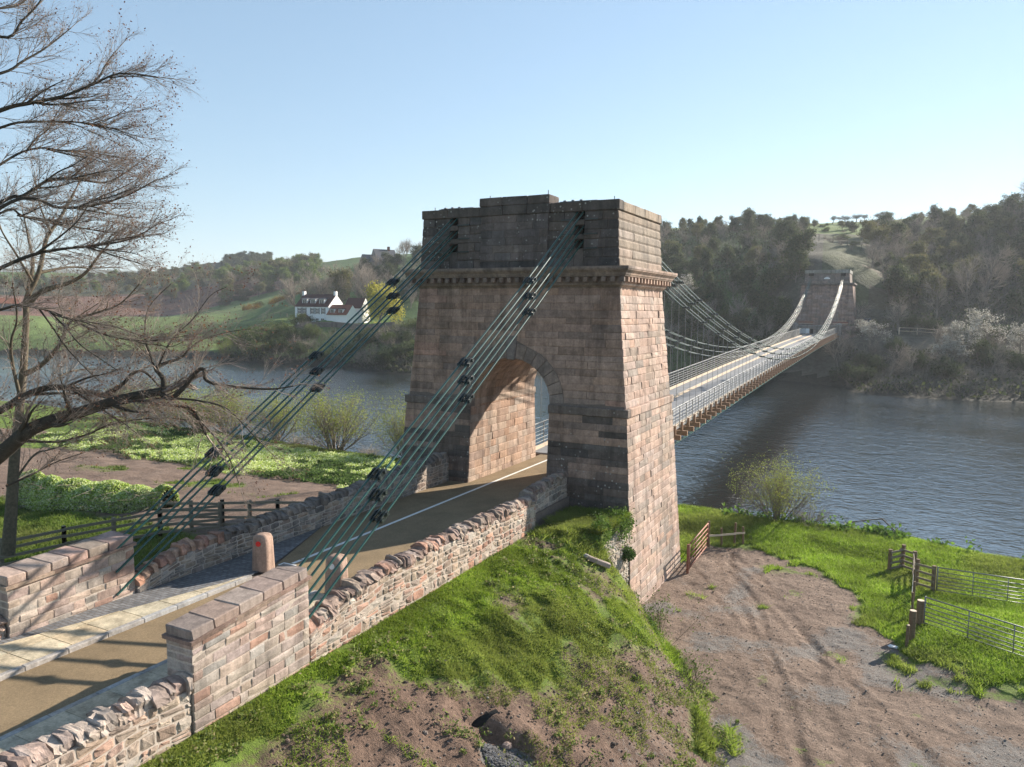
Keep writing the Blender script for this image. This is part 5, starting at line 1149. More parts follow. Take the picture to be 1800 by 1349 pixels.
# near shore willows
def near_plant(name, kind, x, y, h, label, cat, group, wide=1.0, var=None, sink=.1):
    z = float(near_h(np.array([x]), np.array([y]))[0]) - sink; return place(name, kind, x, y, max(z, ZW - .15), h, label, cat, group, rg, wide, var)
near_plant('willow_bush', 'willowbush', -28.2, 19.2, 6.1, 'large willow bush in thin yellow green leaf on the near shore between the chains', 'bush', 'willow bushes on the near shore', 1.25, 0)
near_plant('willow_bush', 'willowbush', -20.8, 19.0, 5.8, 'thin willow bush on the near shore against the left edge of the tower', 'bush', 'willow bushes on the near shore', .85, 1)
near_plant('willow_bush', 'willowbush', -36.0, 20.3, 5.6, 'willow bush on the near shore behind the farther chains', 'bush', 'willow bushes on the near shore', 1.05, 2)
for x, y, h, k in ((-42.5, 20.9, 5.4, 1), (-48, 21.6, 5.2, 2), (-54, 22.3, 5.2, 0), (-61, 23.2, 4, 1), (-45.5, 20.3, 3, 0)): near_plant('willow_bush', 'willowbush', x, y, h, 'willow bush on the near shore behind the low oak-like limb', 'bush', 'willow bushes behind the low limb', 1.3, k)
for x, y, h in ((-24.5, 19.2, 1.6), (-31, 19.4, 1.6), (-33.5, 19.8, 1.5), (-39, 20.4, 1.8), (-51, 21.7, 2), (-58, 22.6, 2)): near_plant('thicket_bush', 'twigbush', x, y, h, 'dead brown scrub at the foot of the shore willows', 'bush', 'dead scrub under the willows', 1.6)
near_plant('willow_bush', 'willowbush', 8.7, 13.0, 4.5, 'yellow green willow bush on the right bank beside the water', 'bush', None, .84, 2)
near_plant('thicket_bush', 'twigbush', 10.4, 13.0, 1.7, 'brown dead stems at the foot of the right bank willow', 'bush', None, 1.4)

# the two bare trees at the left edge
T1 = [([(-5.79, -23.16, 1.55), (-5.64, -22.81, 4.08), (-5.47, -22.39, 7.87), (-5.53, -21.81, 11.68), (-5.49, -21.28, 15.54), (-5.72, -20.63, 18.96)], 0.42, 0.1), ([(-5.49, -22.97, 2.45), (-4.24, -22.13, 3.2), (-3.34, -21.49, 4.08), (-2.58, -21.15, 4.71), (-1.71, -20.52, 5.08), (-1.01, -20.03, 5.36), (-0.47, -19.48, 5.5)], 0.27, 0.09), ([(-0.5, -19.53, 5.47), (-0.28, -19.4, 5.34), (-0.01, -19.23, 5.61), (0.15, -19.04, 5.93), (0.33, -18.98, 6.0), (0.43, -19.02, 5.77), (0.69, -18.88, 5.67), (1.21, -18.61, 5.59), (1.78, -18.31, 5.57), (2.17, -18.07, 5.64)], 0.065, 0.015), ([(-0.45, -19.46, 5.5), (-0.53, -19.4, 5.79), (-0.68, -19.43, 5.98), (-0.68, -19.26, 6.1), (-0.5, -18.88, 6.25), (-0.4, -18.76, 6.46)], 0.07, 0.02), ([(-5.52, -22.77, 3.7), (-4.47, -21.69, 4.69), (-3.76, -21.21, 5.02), (-3.37, -20.91, 5.33), (-2.93, -20.58, 5.54), (-2.49, -20.25, 5.51), (-2.01, -19.89, 5.35), (-1.29, -19.23, 5.18), (-0.83, -18.81, 5.06), (-0.52, -18.59, 4.95), (-0.27, -18.45, 4.35)], 0.13, 0.03), ([(-1.95, -19.81, 5.38), (-1.68, -19.6, 5.6), (-1.46, -19.46, 5.87), (-1.31, -19.26, 5.88), (-1.13, -19.03, 5.53)], 0.06, 0.02), ([(-0.6, -18.69, 4.98), (-0.2, -18.38, 4.42), (0.12, -18.17, 3.86), (0.28, -17.99, 3.14)], 0.03, 0.008), ([(-0.28, -19.4, 5.34), (0.25, -19.07, 5.28), (0.8, -18.75, 5.08), (1.36, -18.45, 4.42), (1.69, -18.26, 4.02)], 0.03, 0.006), ([(-5.42, -22.29, 8.12), (-4.79, -20.38, 9.85), (-4.64, -19.92, 10.07), (-4.44, -19.4, 10.5), (-4.22, -18.88, 10.6), (-3.96, -18.14, 10.62), (-3.72, -17.47, 11.15)], 0.11, 0.015), ([(-5.45, -22.35, 7.87), (-4.35, -20.63, 9.68), (-3.84, -20.14, 9.92), (-3.51, -19.8, 9.75), (-3.04, -19.26, 9.83), (-2.44, -18.77, 10.09), (-1.88, -18.37, 10.48)], 0.1, 0.015), ([(-5.48, -22.43, 7.11), (-3.69, -21.08, 8.25), (-3.18, -20.6, 8.58), (-2.71, -20.23, 8.72), (-2.16, -19.76, 8.82), (-1.59, -19.3, 8.99), (-1.1, -18.98, 9.32)], 0.11, 0.012), ([(-5.45, -22.35, 7.87), (-5.4, -20.04, 9.68), (-5.34, -19.53, 9.66), (-5.12, -18.8, 9.59), (-4.86, -18.21, 9.46), (-4.52, -17.55, 9.39)], 0.07, 0.012), ([(-5.28, -21.98, 10.88), (-3.61, -20.94, 11.74), (-3.08, -20.62, 11.91), (-2.47, -20.22, 12.09), (-1.99, -19.85, 12.37), (-1.49, -19.5, 12.65), (-0.87, -19.02, 12.63)], 0.11, 0.012), ([(-5.33, -22.09, 10.38), (-4.05, -20.7, 11.46), (-3.54, -20.23, 11.64), (-3.03, -19.61, 11.72), (-2.53, -19.24, 11.66), (-2.03, -18.72, 11.48)], 0.07, 0.01), ([(-5.48, -21.7, 12.2), (-4.89, -20.16, 12.91), (-4.74, -19.7, 13.3), (-4.65, -19.18, 13.75), (-4.51, -18.59, 14.39)], 0.08, 0.012), ([(-5.45, -21.41, 14.5), (-4.44, -20.37, 13.62), (-4.2, -19.97, 14.09), (-4.0, -19.64, 14.62), (-3.91, -19.5, 15.17)], 0.08, 0.012), ([(-5.48, -21.48, 13.99), (-5.29, -19.85, 14.57), (-5.22, -19.34, 14.87), (-5.19, -18.9, 15.49)], 0.07, 0.012), ([(-5.4, -22.25, 8.87), (-5.81, -19.75, 10.93), (-5.6, -19.0, 11.44), (-5.44, -18.36, 11.5), (-5.08, -17.64, 11.52), (-4.6, -16.97, 11.42)], 0.08, 0.012), ([(-5.5, -22.47, 6.35), (-2.84, -21.6, 7.32), (-2.35, -21.16, 7.39), (-1.85, -20.73, 7.15), (-1.26, -20.21, 6.77), (-0.62, -19.68, 6.65), (0.05, -19.16, 6.78)], 0.07, 0.01), ([(-2.87, -21.25, 4.41), (-2.53, -20.69, 4.33), (-2.22, -20.2, 4.44), (-1.89, -19.71, 4.67), (-1.27, -18.88, 4.75), (-0.67, -18.3, 4.62)], 0.045, 0.01), ([(-3.31, -21.42, 3.35), (-3.03, -20.94, 3.59), (-2.8, -20.55, 3.81), (-2.57, -20.0, 3.97)], 0.04, 0.008), ([(-0.69, -19.44, 5.92), (-0.85, -19.49, 6.37), (-0.98, -19.48, 6.76), (-0.99, -19.34, 7.41), (-0.78, -18.9, 7.95)], 0.04, 0.008), ([(-0.68, -19.43, 5.98), (-0.33, -19.31, 6.64), (0.13, -19.06, 7.16), (0.45, -18.84, 7.68), (0.76, -18.65, 7.88)], 0.035, 0.006), ([(-0.5, -18.88, 6.25), (-0.18, -18.65, 6.62), (0.31, -18.25, 6.83), (0.74, -17.94, 6.92)], 0.03, 0.006)]
T2 = [([(-8.14, -18.8, 0.26), (-8.08, -18.68, 1.49), (-8.0, -18.54, 3.14), (-7.91, -18.39, 4.45), (-7.83, -18.25, 5.75), (-7.77, -18.15, 7.05), (-7.75, -18.12, 7.62), (-7.59, -17.84, 8.35), (-7.64, -17.53, 9.35), (-7.62, -17.13, 9.95), (-7.57, -16.69, 10.75)], 0.19, 0.035), ([(-7.76, -18.12, 7.46), (-7.21, -17.98, 7.83), (-6.53, -17.66, 8.06), (-6.13, -17.41, 8.35), (-5.78, -17.25, 8.8), (-5.42, -17.09, 9.23)], 0.1, 0.02), ([(-7.85, -18.28, 5.43), (-7.17, -18.11, 5.77), (-6.51, -18.0, 6.35), (-6.02, -17.97, 7.0), (-5.37, -17.72, 7.21), (-4.68, -17.43, 7.48), (-4.14, -17.2, 8.03)], 0.08, 0.015), ([(-7.75, -18.11, 7.54), (-7.88, -17.94, 8.03), (-8.08, -17.69, 8.69), (-8.38, -17.61, 9.36), (-8.61, -17.6, 10.19)], 0.08, 0.015), ([(-7.89, -18.36, 4.78), (-7.62, -18.68, 5.79), (-7.36, -18.83, 6.44), (-7.02, -18.84, 7.07), (-6.88, -18.99, 7.99)], 0.06, 0.015), ([(-7.96, -18.47, 3.8), (-8.08, -17.69, 4.87), (-8.19, -16.91, 5.31), (-8.27, -16.3, 5.44), (-7.9, -15.4, 5.4)], 0.05, 0.01), ([(-8.03, -18.6, 2.32), (-7.94, -18.03, 3.06), (-7.88, -17.55, 3.16), (-7.57, -16.68, 3.4)], 0.04, 0.01), ([(-7.59, -17.84, 8.35), (-7.62, -16.94, 8.56), (-7.7, -16.17, 8.57), (-7.42, -15.41, 8.64)], 0.05, 0.01), ([(-7.65, -17.95, 8.03), (-7.41, -18.52, 8.79), (-7.15, -19.08, 9.5), (-7.08, -19.36, 10.36)], 0.06, 0.01), ([(-8.0, -18.54, 3.14), (-8.21, -18.92, 4.16), (-8.38, -19.24, 4.99)], 0.05, 0.01), ([(-7.57, -17.43, 9.51), (-7.53, -17.75, 10.28), (-7.58, -17.83, 11.22)], 0.05, 0.01)]
def limb_tree(name, label, limbs, seed, bark, dens, fwd, lenk, budc, n0=1.0):
    rg = random.Random(seed); S = []; tips = []
    t = thing(name, label, 'tree', limbs[0][0][0]); off = Vector(limbs[0][0][0])
    P = dict(k=[3, 4, 4], up=[.012, .015, .012], wob=.13, taper=[.45, .4, .4], n=[0, 6, 7], lo=[0, .12, .15], ang=[(0, 0), (.25, .7), (.25, .65)], len=[(0, 0), (.38, .62), (.40, .62)])
    ex_ = []
    for li, (pts, r0, r1) in enumerate(limbs):     # side limbs fanning out of the long ones
        if li == 0: continue
        Q = [Vector(p) for p in pts]; L = sum((b - a).length for a, b in zip(Q, Q[1:]))
        if L < 4.5: continue
        for j in range(5):
            f = rg.uniform(.3, .8); i = min(int(f * (len(Q) - 1)), len(Q) - 2); a = Q[i].lerp(Q[i + 1], f * (len(Q) - 1) - i); ax = (Q[i + 1] - Q[i]).normalized(); sd = Vector((rg.gauss(0, 1), rg.gauss(0, 1), rg.gauss(0, .8))); sd = (sd - ax * sd.dot(ax)).normalized()
            an = rg.uniform(.25, .7); d = ax * math.cos(an) + sd * math.sin(an); l = L * rg.uniform(.16, .30); pp_ = [a]
            for k in range(4): d = (d + Vector((rg.gauss(0, .14), rg.gauss(0, .14), rg.gauss(.02, .12)))).normalized(); pp_.append(pp_[-1] + d * l / 4)
            ex_.append(([tuple(p) for p in pp_], (r0 + (r1 - r0) * f) * .45, .008))
    limbs = [(p, a * (.72 if i_ >= 8 else 1), b) for i_, (p, a, b) in enumerate(limbs)] + ex_
    for li, (pts, r0, r1) in enumerate(limbs):
        pts = [Vector(p) for p in pts]; n = len(pts); D = []
        for i in range(n - 1):                       # smooth the limb
            a = pts[max(i - 1, 0)]; b = pts[i]; c = pts[i + 1]; d = pts[min(i + 2, n - 1)]
            for k in range(5):
                u = k / 5; D.append(.5 * ((2 * b) + (c - a) * u + (2 * a - 5 * b + 4 * c - d) * u * u + (3 * b - a - 3 * c + d) * u ** 3))
        D.append(pts[-1]); L = sum((D[i + 1] - D[i]).length for i in range(len(D) - 1)); s = 0; seg = []
        for i in range(len(D) - 1):
            f0 = s / L; s += (D[i + 1] - D[i]).length; f1 = s / L; w = 1 + rg.uniform(-.05, .05)
            seg.append((D[i], D[i + 1], r0 + (r1 - r0) * f0 ** .8, r0 + (r1 - r0) * f1 ** .8))
        V, Fq = tubes(seg, 9); me = np_mesh('limb', V, Fq, np.tile((.5, .5, .5, 0), (len(Fq), 1)), bark); me.polygons.foreach_set('use_smooth', np.ones(len(Fq), bool))
        link('trunk' if li == 0 else 'limb', me, t, -off)
        m = int(L * dens * n0) if li else int(L * dens * .35)
        for j in range(m):
            f = ((.35 if li == 0 else .12) + (.88 if li else .6) * (j + rg.random()) / m); f = min(f, .999); i = int(f * (len(D) - 1)); ax = (D[i + 1] - D[i]).normalized(); rr = r0 + (r1 - r0) * f
            sd = Vector((rg.gauss(0, 1), rg.gauss(0, 1), rg.gauss(.15, .9))); sd = (sd - ax * sd.dot(ax)).normalized(); an = rg.uniform(.22, .85); d = (ax * math.cos(an) + sd * math.sin(an))
            branch(S, tips, D[i], d, rg.uniform(.5, 1.0) * lenk * (1.15 - .35 * f), min(rr * .55, .008 + .006 * rg.random()), 2, rg, P)
        branch(S, tips, D[-1], (D[-1] - D[-2]).normalized(), lenk * .7, r1 * .9, 2, rg, P)
    V, Fq = tubes([s[:4] for s in S], 3); link('twigs', np_mesh('twigs', V, Fq, np.tile((.5, .5, .5, 0), (len(Fq), 1)), M['twig']), t, -off)
    nr = np.random.default_rng(seed); T = np.array([tuple(p) for p, d in tips]); T = T[nr.random(len(T)) < budc]
    if len(T):
        T = T + nr.normal(0, .012, (len(T), 3)); link('buds', leaf_mesh('buds', T, .034, [(.16, .075, .05), (.12, .06, .045), (.20, .11, .06)], nr), t, -off)
    return t
limb_tree('bare_tree', 'near bare tree whose mossy limb and budding branches enter from the left edge', T1, 5, M['bark_dark'], 5.5, .5, 1.1, .3)
limb_tree('bare_tree', 'slender bare tree with lichened trunk standing in the field behind the post and rail fence', T2, 6, M['bark_lich'], 4.5, .5, 1.2, .2)
# ------------------------------------------------------------------ grass, flowers and weeds
def blades(name, pts, h, w, pal, nr, lean=.5):
    n = len(pts); th = nr.uniform(0, 6.283, n); hh = (h * nr.uniform(.5, 1.3, n))[:, None]; ww = w * nr.uniform(.6, 1.3, n)[:, None]
    a = np.stack([np.cos(th), np.sin(th), np.zeros(n)], 1); l = np.stack([nr.normal(0, lean, n), nr.normal(0, lean, n), np.ones(n)], 1)
    b = pts - np.array([0, 0, .02]); tip = b + l * hh; mid = b + l * hh * .5 * np.array([.8, .8, 1.1])
    V = np.stack([b - a * ww, b + a * ww, mid + a * ww * .7, mid - a * ww * .7, tip], 1).reshape(-1, 3)
    I = np.arange(n)[:, None] * 5
    Fq = np.concatenate([I + np.array([[0, 1, 2, 3]]), I + np.array([[3, 2, 4, 4]])], 0)
    # one quad and one triangle per blade
    me = bpy.data.meshes.new(name); m = n * 2; tri = (I + np.array([[3, 2, 4]])); q = (I + np.array([[0, 1, 2, 3]]))
    loops = np.concatenate([q.ravel(), tri.ravel()]).astype(np.int32)
    me.vertices.add(len(V)); me.vertices.foreach_set('co', V.astype(np.float32).ravel()); me.loops.add(len(loops)); me.loops.foreach_set('vertex_index', loops)
    me.polygons.add(m); me.polygons.foreach_set('loop_start', np.concatenate([np.arange(n) * 4, n * 4 + np.arange(n) * 3]).astype(np.int32)); me.polygons.foreach_set('loop_total', np.concatenate([np.full(n, 4), np.full(n, 3)]).astype(np.int32))
    pal = np.array(pal); c = pal[nr.integers(0, len(pal), n)] * nr.uniform(.75, 1.25, (n, 1)); pq = vn(pts[:, 0], pts[:, 1], 1.1, 61)[:, None]; pr_ = vn(pts[:, 0], pts[:, 1], 3.2, 62)[:, None]
    c = c * (.62 + .76 * pq); c = c * (1 - .5 * sstep(.5, .85, pr_)) + np.array([.23, .235, .07]) * .5 * sstep(.5, .85, pr_) * (.6 + .8 * pq); c = np.concatenate([c, np.zeros((n, 1))], 1); c = np.concatenate([c, c])
    at = me.attributes.new('tint', 'FLOAT_COLOR', 'FACE'); at.data.foreach_set('color', c.astype(np.float32).ravel()); me.update(calc_edges=True); me.materials.append(M['grass'])
    o = link(name, me); o['kind'] = 'stuff'; return o
nr = np.random.default_rng(4)
def sample(n, x0, x1, y0, y1, cond):
    x = nr.uniform(x0, x1, n); y = nr.uniform(y0, y1, n); k = cond(x, y); x, y = x[k], y[k]; return np.stack([x, y, near_h(x, y)], 1)
GR = [(.165, .26, .024), (.21, .31, .03), (.14, .215, .026), (.28, .34, .07), (.24, .325, .04)]
GR2 = [(.19, .30, .024), (.24, .36, .03), (.16, .26, .022), (.28, .40, .045), (.32, .40, .10)]
def gcond(th, extra=None):
    def f(x, y):
        g, gv, rd = near_masks(x, y); k = (g + .8 * (vn(x, y, .45, 63) - .5) + .3 * (nr.random(len(x)) - .5)) > th
        return k & extra(x, y) if extra else k
    return f
isemb = lambda x, y: (x > 3.12) & (y < -3.4) & (x < np.interp(y, FY, FX) + .8)
blades('embankment_grass', sample(560000, 3.1, 13.2, -24, -3.4, gcond(.67, isemb)), .085, .011, GR, nr, .7)
blades('thin_grass', sample(150000, 3.1, 11.5, -24, -5, lambda x, y: isemb(x, y) & (vn(x, y, .7, 57) > .45) & (vn(x, y, 3, 58) > .3)), .085, .010, GR, nr, .8)
blades('riverside_grass', sample(620000, 5.4, 26, -9, 14.4, gcond(.62, lambda x, y: (~isemb(x, y)) & (y < np.interp(x, SHX, SHY) + .1) & ((y > -3.4) | (x > 12)))), .17, .014, GR2, nr, .6)
blades('grass_behind_tower', sample(90000, -4, 5.7, 3.6, 14.6, lambda x, y: (y < np.interp(x, SHX, SHY) + .1) & (nr.random(len(x)) < .9)), .20, .016, GR2, nr, .6)
blades('mound_grass', sample(80000, 3.2, 5.7, -8.2, -3.5, lambda x, y: (nr.random(len(x)) < sstep(-8, -5, y)) & (vn(x, y, .6, 15) > .35)), .24, .014, GR, nr, .7)
blades('foot_grass', sample(160000, 6, 13, -20, -3.6, lambda x, y: (np.abs(x - np.interp(y, FY, FX)) < .55) & (fbm(x, y, 1.6, 9) > .47)), .26, .014, GR2, nr, .7)
blades('field_grass', sample(420000, -46, -3.4, -16, 24, gcond(.62, lambda x, y: y < np.interp(x, SHX, SHY) + .3)), .16, .022, [(.10, .16, .02), (.13, .19, .024), (.085, .13, .02), (.17, .21, .05)], nr, .7)
# leafy weeds: small rosettes on the bare slope (countless), sorrel along the water
def rosettes(name, pts, rad, leaf, per, pal, up=.4):
    n = len(pts); c = np.repeat(pts, per, 0); s = np.repeat(nr.uniform(.5, 1.4, n), per)[:, None]
    c = c + nr.normal(0, 1, c.shape) * np.array([rad, rad, 0]) * s; c[:, 2] += np.abs(nr.normal(0, up, len(c))) * s[:, 0] * rad + .02
    me = leaf_mesh(name, c, leaf, pal, nr, M['grass'], .0); o = link(name, me); o['kind'] = 'stuff'; return o
WEED = [(.13, .19, .04), (.17, .235, .06), (.10, .15, .033), (.25, .28, .10), (.30, .26, .14)]
rosettes('slope_weeds', sample(950, 3.3, 11.8, -23, -4, lambda x, y: isemb(x, y) & (fbm(x, y, 2.2, 33) > .46)), .075, .05, 26, WEED, 1.0)
rosettes('sorrel_leaves', sample(9000, -27, 27, 5, 16, lambda x, y: (np.abs(y - np.interp(x, SHX, SHY) + .75) < .55) & ((x > 5.6) | (x < -8)) & (vn(x, y, 1.3, 8) > .3)), .18, .17, 9, [(.09, .17, .03), (.12, .21, .035), (.08, .15, .03)], 1.2)
def ivy(name, cx, cy, n, fn, leaf=.07, pal=((.07, .13, .02), (.10, .17, .028), (.13, .21, .04), (.08, .14, .022))):
    p = fn(n); me = leaf_mesh(name, p, leaf, list(pal), nr, M['leaf']); o = link(name, me); o['kind'] = 'stuff'; return o
def drape(n):      # greenery hanging over the head of the retaining wall
    t = nr.random(n); y = -3.5 - 3.6 * t + nr.normal(0, .1, n); low = nr.random(n) < .45; x = np.where(low, np.interp(y, FY, FX) - .1 - .9 * nr.random(n), 5.25 + nr.normal(0, .22, n))
    k = vn(x * 2, y, .45, 91) > .30; x, y = x[k], y[k]; z = near_h(np.where(np.abs(x - 5.45) < .35, 5.3, x), y); dr = np.where(x > 5.45, -np.abs(nr.normal(0, .35, len(x))) * (np.abs(x - 5.5) < .3), 0); return np.stack([x, y, z + dr + np.abs(nr.normal(0, .16, len(x)))], 1)
ivy('creeping_greenery', 0, 0, 13000, drape, .055)
# white flowering ground cover of the left field
FLW = [(.74, .80, .42), (.62, .70, .28), (.80, .83, .58), (.38, .50, .10), (.26, .40, .06), (.45, .54, .12)]
def flower_pts(n, x0, x1, y0, y1, cond, lump, hgt, s):
    p = sample(n, x0, x1, y0, y1, cond); q = fbm(p[:, 0], p[:, 1], lump, s, 3); p[:, 2] += hgt * sstep(.36, .72, q) + nr.normal(0, .07, len(p)) + .08; return p
fc = lambda x, y: (lambda v: (v > -15.5 + 3 * (fbm(x, y, 5, 13) - .5)) & (v < -3.2) & (fbm(x, y, 2.4, 14, 3) > .46))(y - np.interp(x, SHX, SHY))
p = flower_pts(520000, -52, -6, -2, 22, fc, 1.7, .32, 19); o = link('white_flowering_ground_cover', leaf_mesh('white_flowering_ground_cover', p, .075, FLW, nr, M['grass'])); o['kind'] = 'stuff'
gc = lambda x, y: (lambda v: (v > -15) & (v < -2.0) & (fbm(x, y, 2.4, 14, 3) < .53))(y - np.interp(x, SHX, SHY))
p = flower_pts(150000, -52, -6, -2, 24, gc, 1.7, .25, 29); o = link('dark_green_ground_cover', leaf_mesh('dark_green_ground_cover', p, .13, [(.055, .095, .025), (.075, .125, .03), (.095, .15, .04)], nr, M['grass'])); o['kind'] = 'stuff'
# flowering hedge behind the fence
hg = thing('flowering_hedge', 'low white flowering hedge with dark twiggy underside behind the post and rail fence', 'hedge', (-19, -9.5, -2.4))
def hedge_pts(n, low):
    t = nr.random(n); cx = -25.5 + 9.5 * t; cy = -8.2 + 1.1 * t; a = nr.uniform(0, math.pi, n); rr = np.sqrt(nr.random(n)); w = 1.25 * np.sin(np.clip(t * 1.05, .06, 1) * 3.0) ** .5; h = 1.45 * (1.1 - .5 * t) * (.78 + .35 * vn(25 * t, t * 0, 1.6, 17))
    rr = np.where(low, rr, .86 + .14 * rr); x = cx + np.cos(a) * rr * w * .4; y = cy + np.cos(a) * rr * w; z = near_h(x, y) + np.sin(a) * rr * h * (.9 + .3 * vn(x, y, .9, 3)); return np.stack([x, y, z], 1)
link('blossom', leaf_mesh('blossom', hedge_pts(42000, False), .07, FLW, nr, M['grass']), hg, -Vector(hg.location))
link('foliage', leaf_mesh('foliage', hedge_pts(9000, True) * np.array([1, 1, 1]) - np.array([0, 0, .2]), .13, [(.05, .07, .025), (.04, .05, .02)], nr, M['leaf']), hg, -Vector(hg.location))
S = []; rg = random.Random(4)
for i in range(700):
    p = hedge_pts(1, True)[0]; q = Vector(p); d = Vector((rg.gauss(0, .5), -.5 + rg.gauss(0, .5), rg.gauss(-.1, .3))) * .8; S.append((q, q + d, .012, .004))
V, Fq = tubes(S, 3); link('twigs', np_mesh('twigs', V, Fq, np.tile((.5, .5, .5, 0), (len(Fq), 1)), M['twig']), hg, -Vector(hg.location))
# gravel, clods and stones
def rock_mesh(mb, c, r, rg, t, sq=.75):
    V = []; n = 7
    for k, (z, q) in enumerate(((-.6, .55), (-.1, 1), (.5, .8))):
        for i in range(n):
            th = 6.283 * i / n + k * .3; rr = r * q * rg.uniform(.75, 1.2); V.append((c[0] + rr * math.cos(th), c[1] + rr * math.sin(th) * sq, c[2] + z * r * rg.uniform(.8, 1.1)))
    V.append((c[0] + rg.uniform(-.2, .2) * r, c[1], c[2] + r * .72)); Fs = [(k * n + i, k * n + (i + 1) % n, (k + 1) * n + (i + 1) % n, (k + 1) * n + i) for k in range(2) for i in range(n)] + [(2 * n + i, 2 * n + (i + 1) % n, 3 * n) for i in range(n)]
    mb.add(V, Fs, t)
mb = MB(); rg = random.Random(9)
for n, x0, x1, y0, y1, r0, r1, pal in ((4200, 3.4, 11.6, -23, -5, .012, .04, [(.20, .145, .11), (.17, .125, .098), (.25, .19, .15), (.14, .11, .09), (.20, .14, .108)]), (6000, 6, 20, -19, 7, .008, .024, [(.24, .22, .20), (.26, .25, .24), (.30, .23, .18), (.26, .20, .155), (.36, .31, .27)])):
    X = np.array([rg.uniform(x0, x1) for _ in range(n)]); Y = np.array([rg.uniform(y0, y1) for _ in range(n)]); g, gv, rd = near_masks(X, Y); Z = near_h(X, Y)
    for i in range(n):
        if g[i] < .5 and not (n == 4200 and X[i] > np.interp(Y[i], FY, FX) - .3): rock_mesh(mb, (X[i], Y[i], Z[i] + .005), rg.uniform(r0, r1) * (1 if rg.random() < .93 else 1.8), rg, pick(rg, pal, 0, .25))
o = mb.build('loose_stones', M['rubble']); o['kind'] = 'stuff'
mb = MB()
for i in range(1500):
    a = rg.uniform(0, 6.28); q = math.sqrt(rg.random()) * .95; x = 7.6 + q * .62 * math.cos(a); y = -17.6 + q * math.sin(a) * .6; rock_mesh(mb, (x, y, float(near_h(np.array([x]), np.array([y]))[0]) + .02 + .10 * (1 - q)), rg.uniform(.02, .05), rg, pick(rg, [(.10, .10, .105), (.15, .15, .155), (.07, .07, .072)], 0, .3))
o = mb.build('dark_gravel_patch', M['rubble']); o['kind'] = 'stuff'
for x, y, r, lb in ((7.25, -17.08, .13, 'grey pink stone lying at the head of the dark gravel patch'), (7.36, -17.3, .08, 'small pale stone in the dark gravel patch')):
    mb = MB(); rock_mesh(mb, (0, 0, 0), r, rg, (.36, .27, .23, .2)); o = mb.build('rock', M['rubble'], None, False, (x, y, float(near_h(np.array([x]), np.array([y]))[0]) + r * .35)); tag(o, lb, 'rock')
dp = thing('drain_pipe', 'black drain pipe end poking out of the washed-out hollow in the slope', 'pipe', (6.5, -17.02, float(near_h(np.array([6.6]), np.array([-17.2]))[0]) + .05)); dp.rotation_euler = (R(8), 0, R(-30))
m = MB(); n = 18; V = []
for y_, r_ in ((.5, .13), (-.22, .13), (-.22, .11), (.4, .11)):
    for i in range(n): V.append((r_ * math.cos(6.283 * i / n), y_, r_ * math.sin(6.283 * i / n)))
m.add(V, [(k * n + i, k * n + (i + 1) % n, (k + 1) * n + (i + 1) % n, (k + 1) * n + i) for k in range(3) for i in range(n)]); m.build('pipe_wall', M['rubber'], dp, True)
fp = thing('fallen_post', 'short grey stone post lying on the grass near the tower foot', 'stone post', (5.70, -7.42, float(near_h(np.array([5.7]), np.array([-7.42]))[0]) + .16)); fp.rotation_euler = (R(4), R(24), R(42))
m = MB(); m.cbox(-.45, .45, -.085, .085, -.08, .08, .02, (.36, .29, .26, .1)); m.build('shaft', M['stone_pale'], fp); m = MB(); rock_mesh(m, (-.5, 0, .03), .11, rg, (.42, .38, .35, 0)); m.build('broken_end', M['rubble'], fp)
# retaining wall stub against the tower front
rw_ = thing('retaining_wall', 'overgrown pale rubble retaining wall built against the front foot of the tower', 'wall', (5.5, -4.4, -4.5))
m = MB(); A_, B_ = Vector((5.47, -3.40, 0)), Vector((5.50, -6.35, 0)); d_ = (B_ - A_).normalized(); L_ = (B_ - A_).length
rubble(m, lambda s, t: (A_.x + d_.x * s, A_.y + d_.y * s, t), (-d_.y * 1.0, d_.x, .0) if -d_.y > 0 else (d_.y, -d_.x, 0), L_, lambda s: -.62 - .10 * s, rg, .10, .22, .12, .34, [(.48, .42, .34), (.43, .37, .30), (.38, .31, .25), (.50, .45, .38)], base=lambda s: -5.0, proud=.05)
m.build('face_stones', M['rubble'], rw_, loc=-Vector(rw_.location))
m = MB(); m.hexa([(5.465, -3.45, -5), (5.495, -6.3, -5), (5.2, -6.3, -5), (5.2, -3.45, -5), (5.465, -3.45, -.64), (5.495, -6.3, -.92), (5.2, -6.3, -.92), (5.2, -3.45, -.64)]); m.build('core', M['mortar'], rw_, loc=-Vector(rw_.location))
def tuft(name, lb, cat, c, r, n, leaf, pal):
    p = nr.normal(0, 1, (n, 3)); p /= np.linalg.norm(p, axis=1, keepdims=True); p = p * (r * nr.random((n, 1)) ** .4) * np.array([1, 1, .85]); o = link(name, leaf_mesh(name, p, leaf, pal, nr), None, c); tag(o, lb, cat); return o
tuft('ivy_clump', 'round green clump growing on the retaining wall beside the tower corner', 'plant', (5.62, -4.15, -1.75), .34, 900, .06, [(.05, .10, .02), (.07, .13, .025), (.04, .08, .018)])
